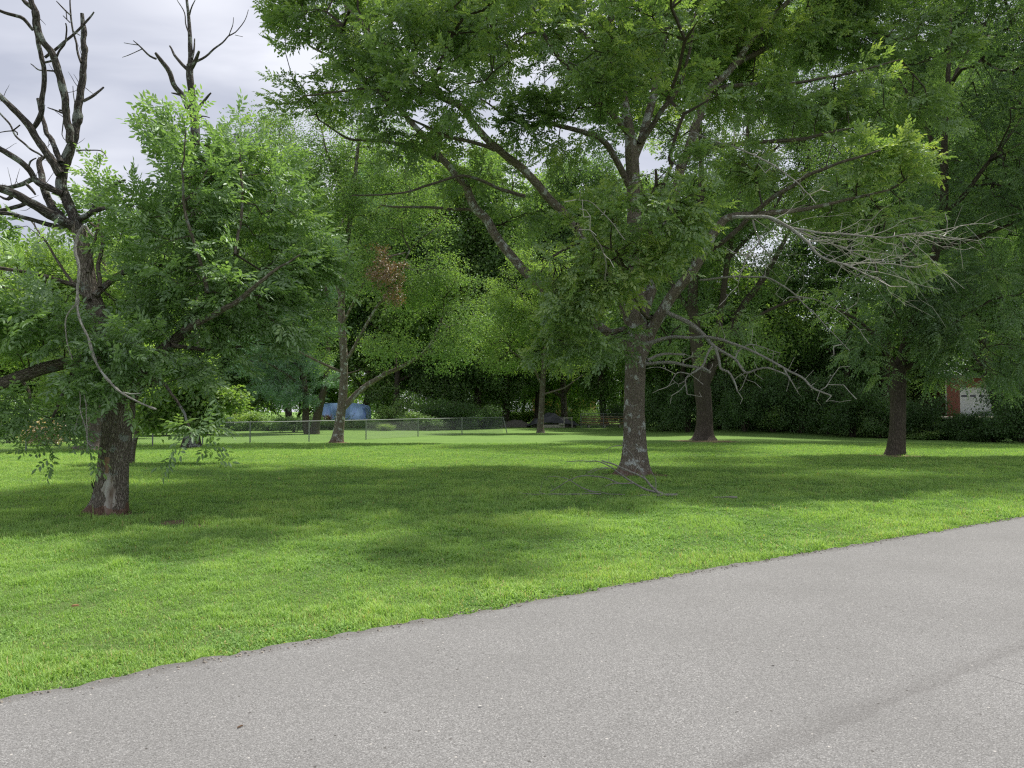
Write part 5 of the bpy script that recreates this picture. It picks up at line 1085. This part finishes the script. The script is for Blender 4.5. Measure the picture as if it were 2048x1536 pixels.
# outdoor stair beside it
sx0 = at(1862, 800, D + 1)[0]; ST = empty('outdoor_stair', (sx0, D + 1, zg), 'dark stair with thin white handrails beside the brick building', 'stairs')
ac = Acc()
for k in range(9): ac.box(((sx0 + x0) / 2 - .1, D + 1 + k * .28, zg + .09 + k * .18), (x0 - sx0 - .35, .29, .17))
ac.build('steps', simple('step_dark', (.13, .12, .11), .9, .2, 5), ST)
for xx_ in (sx0, (sx0 + x0) / 2 + .1):
    ac = Acc(); ac.tube(np.array([[xx_, D + .8, zg + .95], [xx_ + .95, D + 3.2, zg + 2.5]]), [.03, .03], 6); ac.tube(np.array([[xx_, D + .8, zg], [xx_, D + .8, zg + .95]]), [.03, .03], 6); ac.build('handrail', white_p, ST)
ac = Acc(); yc = np.array([54.5, D - .05]); gx0 = at(1862, 800, 56)[0]; gx1 = x2 + 1.5
ac.box(((gx0 + gx1) / 2, (yc[0] + yc[1]) / 2, zg - .02), (gx1 - gx0, yc[1] - yc[0], .1)); o = ac.build('driveway', simple('concrete', (.52, .49, .42), .9, .12, 4), None); tag(o, kind='structure')
D = 112.; g = at(1130, 800, D); OH = empty('brick_house', (g[0], D, 0), 'orange brick house glimpsed far behind between the dark trunks', 'house')
ac = Acc(); ac.box((g[0], D + 4, 1.7), (9, 8, 3.4)); ac.build('wall', brickmat('orange_brick', (.42, .17, .08), (.5, .23, .11), (.4, .32, .25)), OH)
ac = Acc(); ac.box((g[0], D + 4, 3.55), (10, 9, .3)); ac.box((g[0], D + 4, 4.3), (8, 5, 1.2)); ac.build('roof', roofm, OH)
for dx, w, h in ((.6, .28, 3.3), (-3.8, .2, 3.3)):
    ac = Acc(); ac.box((g[0] + dx, D - .15, h / 2), (w, .2, h)); ac.build('column', white_p, OH)
ac = Acc(); ac.box((g[0] - 2, D - .05, 1.7), (1.3, .08, 1.2)); ac.build('window', dark_g, OH)
ac = Acc(); ac.box((g[0] + 2.3, D - .05, 1.7), (1.3, .08, 1.2)); ac.build('window', dark_g, OH)
D = 70; g = at(393, 880, 46); ac = Acc()

# ================================================================ fallen branch, sticks, leaves, stones
def ground_branch(name, lab, cat, paths, D0, mat):
    p0 = paths[0][0][0]; g = ground_at(p0[0], p0[1]); rt = None; ac = Acc(); allp = []
    for i, (p, zend) in enumerate(paths):
        Ps = []; rs_ = []
        n = len(p)
        rr = np.interp(range(n), [k for k, q in enumerate(p) if len(q) > 2], [q[2] for q in p if len(q) > 2])
        for q, rad in zip(p, rr):
            w = at(q[0], q[1], zend(q) if callable(zend) else zend); w[2] = max(w[2], gz(w) + .035)
            Ps.append(w); rs_.append(rad * w[1] / F)
        P, r = ac.tube(np.array(Ps), rs_, 7, step=.06, jit=.012, seed=i + 2); allp.append((P, r))
    rng = np.random.default_rng(14); tg = []
    for P, r in allp:
        T_ = np.gradient(P, axis=0)
        for k in range(len(P) // 7):
            i = rng.integers(len(P) // 4, len(P)); t_ = P[i] + unit(unit(T_[i]) + rng.normal(0, .7, 3)) * rng.uniform(.08, .4); t_[2] = max(t_[2], .06); tg.append(t_)
    v0, f0 = np.vstack(ac.V), np.vstack(ac.F); o_ = mesh_quads(name, v0, f0, mat, None, smooth=True); tag(o_, lab, cat)
    if tg:
        P, par, cnt, tip, N0 = grow(nodes_of(allp, .08), np.array(tg), rng, .08, .1, .05, .012); V, Fq = twig_mesh(P, par, cnt, N0, .0028); mesh_quads('twigs', V, Fq, mat, o_, origin=(0, 0, 0))
dF = float(ground_at(1340, 1000)[1])
ground_branch('fallen_branch', 'large fallen dead branch fanning out on the grass in front of the central ash', 'branch', [
 ([(1356, 1000, 3.2), (1325, 996, 3.2), (1300, 970, 2.2), (1285, 955, 1.9), (1240, 935, 1.7), (1205, 921, 1.4)], dF), ([(1325, 996, 2.6), (1295, 980, 2.2), (1268, 966, 1.8), (1240, 948, 1.5), (1220, 933, 1.3), (1190, 922, 1.1), (1135, 923, .7)], dF + .3),
 ([(1325, 996, 2), (1305, 1001, 1.6), (1280, 997, 1.2)], dF - .1), ([(1268, 966, 1.5), (1240, 967, 1.3), (1210, 956, 1.2), (1170, 952, 1), (1140, 960, .9), (1100, 983, .6)], dF + .2), ([(1245, 967, 1.2), (1225, 966, 1), (1210, 973, .6)], dF),
 ([(1300, 970, 1.2), (1290, 955, 1.1), (1272, 925, 1), (1260, 905, .9), (1243, 885, .6)], dF + .4), ([(1245, 890, .9), (1217, 896, .6)], dF + .4), ([(1311, 985, 1), (1312, 963, .9), (1303, 945, .6)], dF), ([(1268, 948, .9), (1275, 926, .7), (1262, 922, .6), (1240, 926, .4)], dF + .3), ([(1250, 900, .6), (1240, 912, .4)], dF + .3), ([(1215, 935, .8), (1190, 938, .7), (1170, 950, .4)], dF + .2), ([(1220, 936, .8), (1195, 940, .7), (1183, 946, .4)], dF + .1)], dF, M['dead_grey'])
d3 = float(ground_at(1150, 998)[1])
ground_branch('fallen_branch', 'smaller curved dead branch lying on the grass left of the large fallen branch', 'branch', [
 ([(1202, 1000, 1.6), (1185, 995, 1.5), (1165, 994, 1.4), (1140, 998, 1.4), (1115, 995, 1.2), (1090, 992, 1.1), (1078, 985, .6)], d3), ([(1190, 997, 1.3), (1165, 976, 1.1), (1140, 960, .9), (1125, 955, .7), (1095, 953, .5)], d3 + .3), ([(1085, 991, .8), (1060, 994, .6), (1048, 999, .4)], d3), ([(1250, 1003, .8), (1232, 1000, .7), (1215, 988, .7), (1200, 984, .6), (1170, 984, .4)], d3 - .1)], d3, M['dead_grey'])
ground_branch('fallen_stick', 'short thick stick lying alone on the grass right of the fallen branches', 'stick', [([(1474, 1001, 2.6), (1462, 1002, 2.6), (1455, 1003, 1.2), (1428, 1004, .9)], float(ground_at(1460, 1004)[1]))], 0, M['dead_grey'])
ground_branch('fallen_stick', 'thin dark stick in the shaded grass right of the half dead ash', 'stick', [([(300, 1010, .8), (308, 1015, .9), (318, 1021, .6)], float(ground_at(310, 1018)[1]))], 0, M['bark_twig'])
def flat_leaf(name, px, py, L, W, mat, lab, cat, rz=0.3, th=.004):
    g = ground_at(px, py); z = (.05 if road_dist(g[0], g[1]) < 0 else gz(g) + .04); ac = Acc(); t = np.linspace(0, 2 * math.pi, 13)[:-1]
    V = []; 
    for zz, s in ((-.2, .6), (0, 1), (1, .75)):
        V.append(np.stack([np.cos(t) * L * s, np.sin(t) * W * s * (.7 + .3 * np.cos(t * .5)), np.full_like(t, zz * th)], -1))
    V.append(np.array([[0, 0, th * 1.15]] * 12)); V = np.vstack(V); c_, s_ = math.cos(rz), math.sin(rz); V = np.stack([V[:, 0] * c_ - V[:, 1] * s_, V[:, 0] * s_ + V[:, 1] * c_, V[:, 2]], -1)
    i = np.arange(48).reshape(4, 12); Fq = np.stack([i[:-1], np.roll(i[:-1], -1, 1), np.roll(i[1:], -1, 1), i[1:]], -1).reshape(-1, 4)
    o = mesh_quads(name, V, Fq, mat); o.location = (g[0], g[1], z); tag(o, lab, cat)
stone = simple('pale_stone', (.62, .60, .55), .8, .1, 30); brl = simple('dry_leaf', (.13, .075, .04), .8, .3, 60); blk = simple('dark_chip', (.04, .036, .033), .8, .3, 60)
flat_leaf('dry_leaf', 480, 1474, .020, .006, brl, 'small brown seed husk lying on the asphalt at the lower left', 'leaf', 1.0, .005)
flat_leaf('pebble', 960, 1433, .011, .007, stone, 'largest whitish pebble on the asphalt near the lower middle', 'pebble', .2, .006)
flat_leaf('pebble', 1043, 1435, .007, .005, stone, 'smaller whitish pebble on the asphalt right of the largest one', 'pebble', .7, .005)
flat_leaf('asphalt_chip', 1546, 1349, .012, .006, blk, 'tiny dark chip on the asphalt above the other dark chip', 'chip', .1)
flat_leaf('asphalt_chip', 1474, 1445, .014, .007, blk, 'tiny dark chip on the asphalt near the bottom edge', 'chip', .4)
flat_leaf('dry_leaf', 150, 1228, .030, .020, simple('red_leaf', (.30, .17, .08), .7, .3, 30), 'fallen orange leaf on the sunny grass at the left', 'leaf', .5, .012)
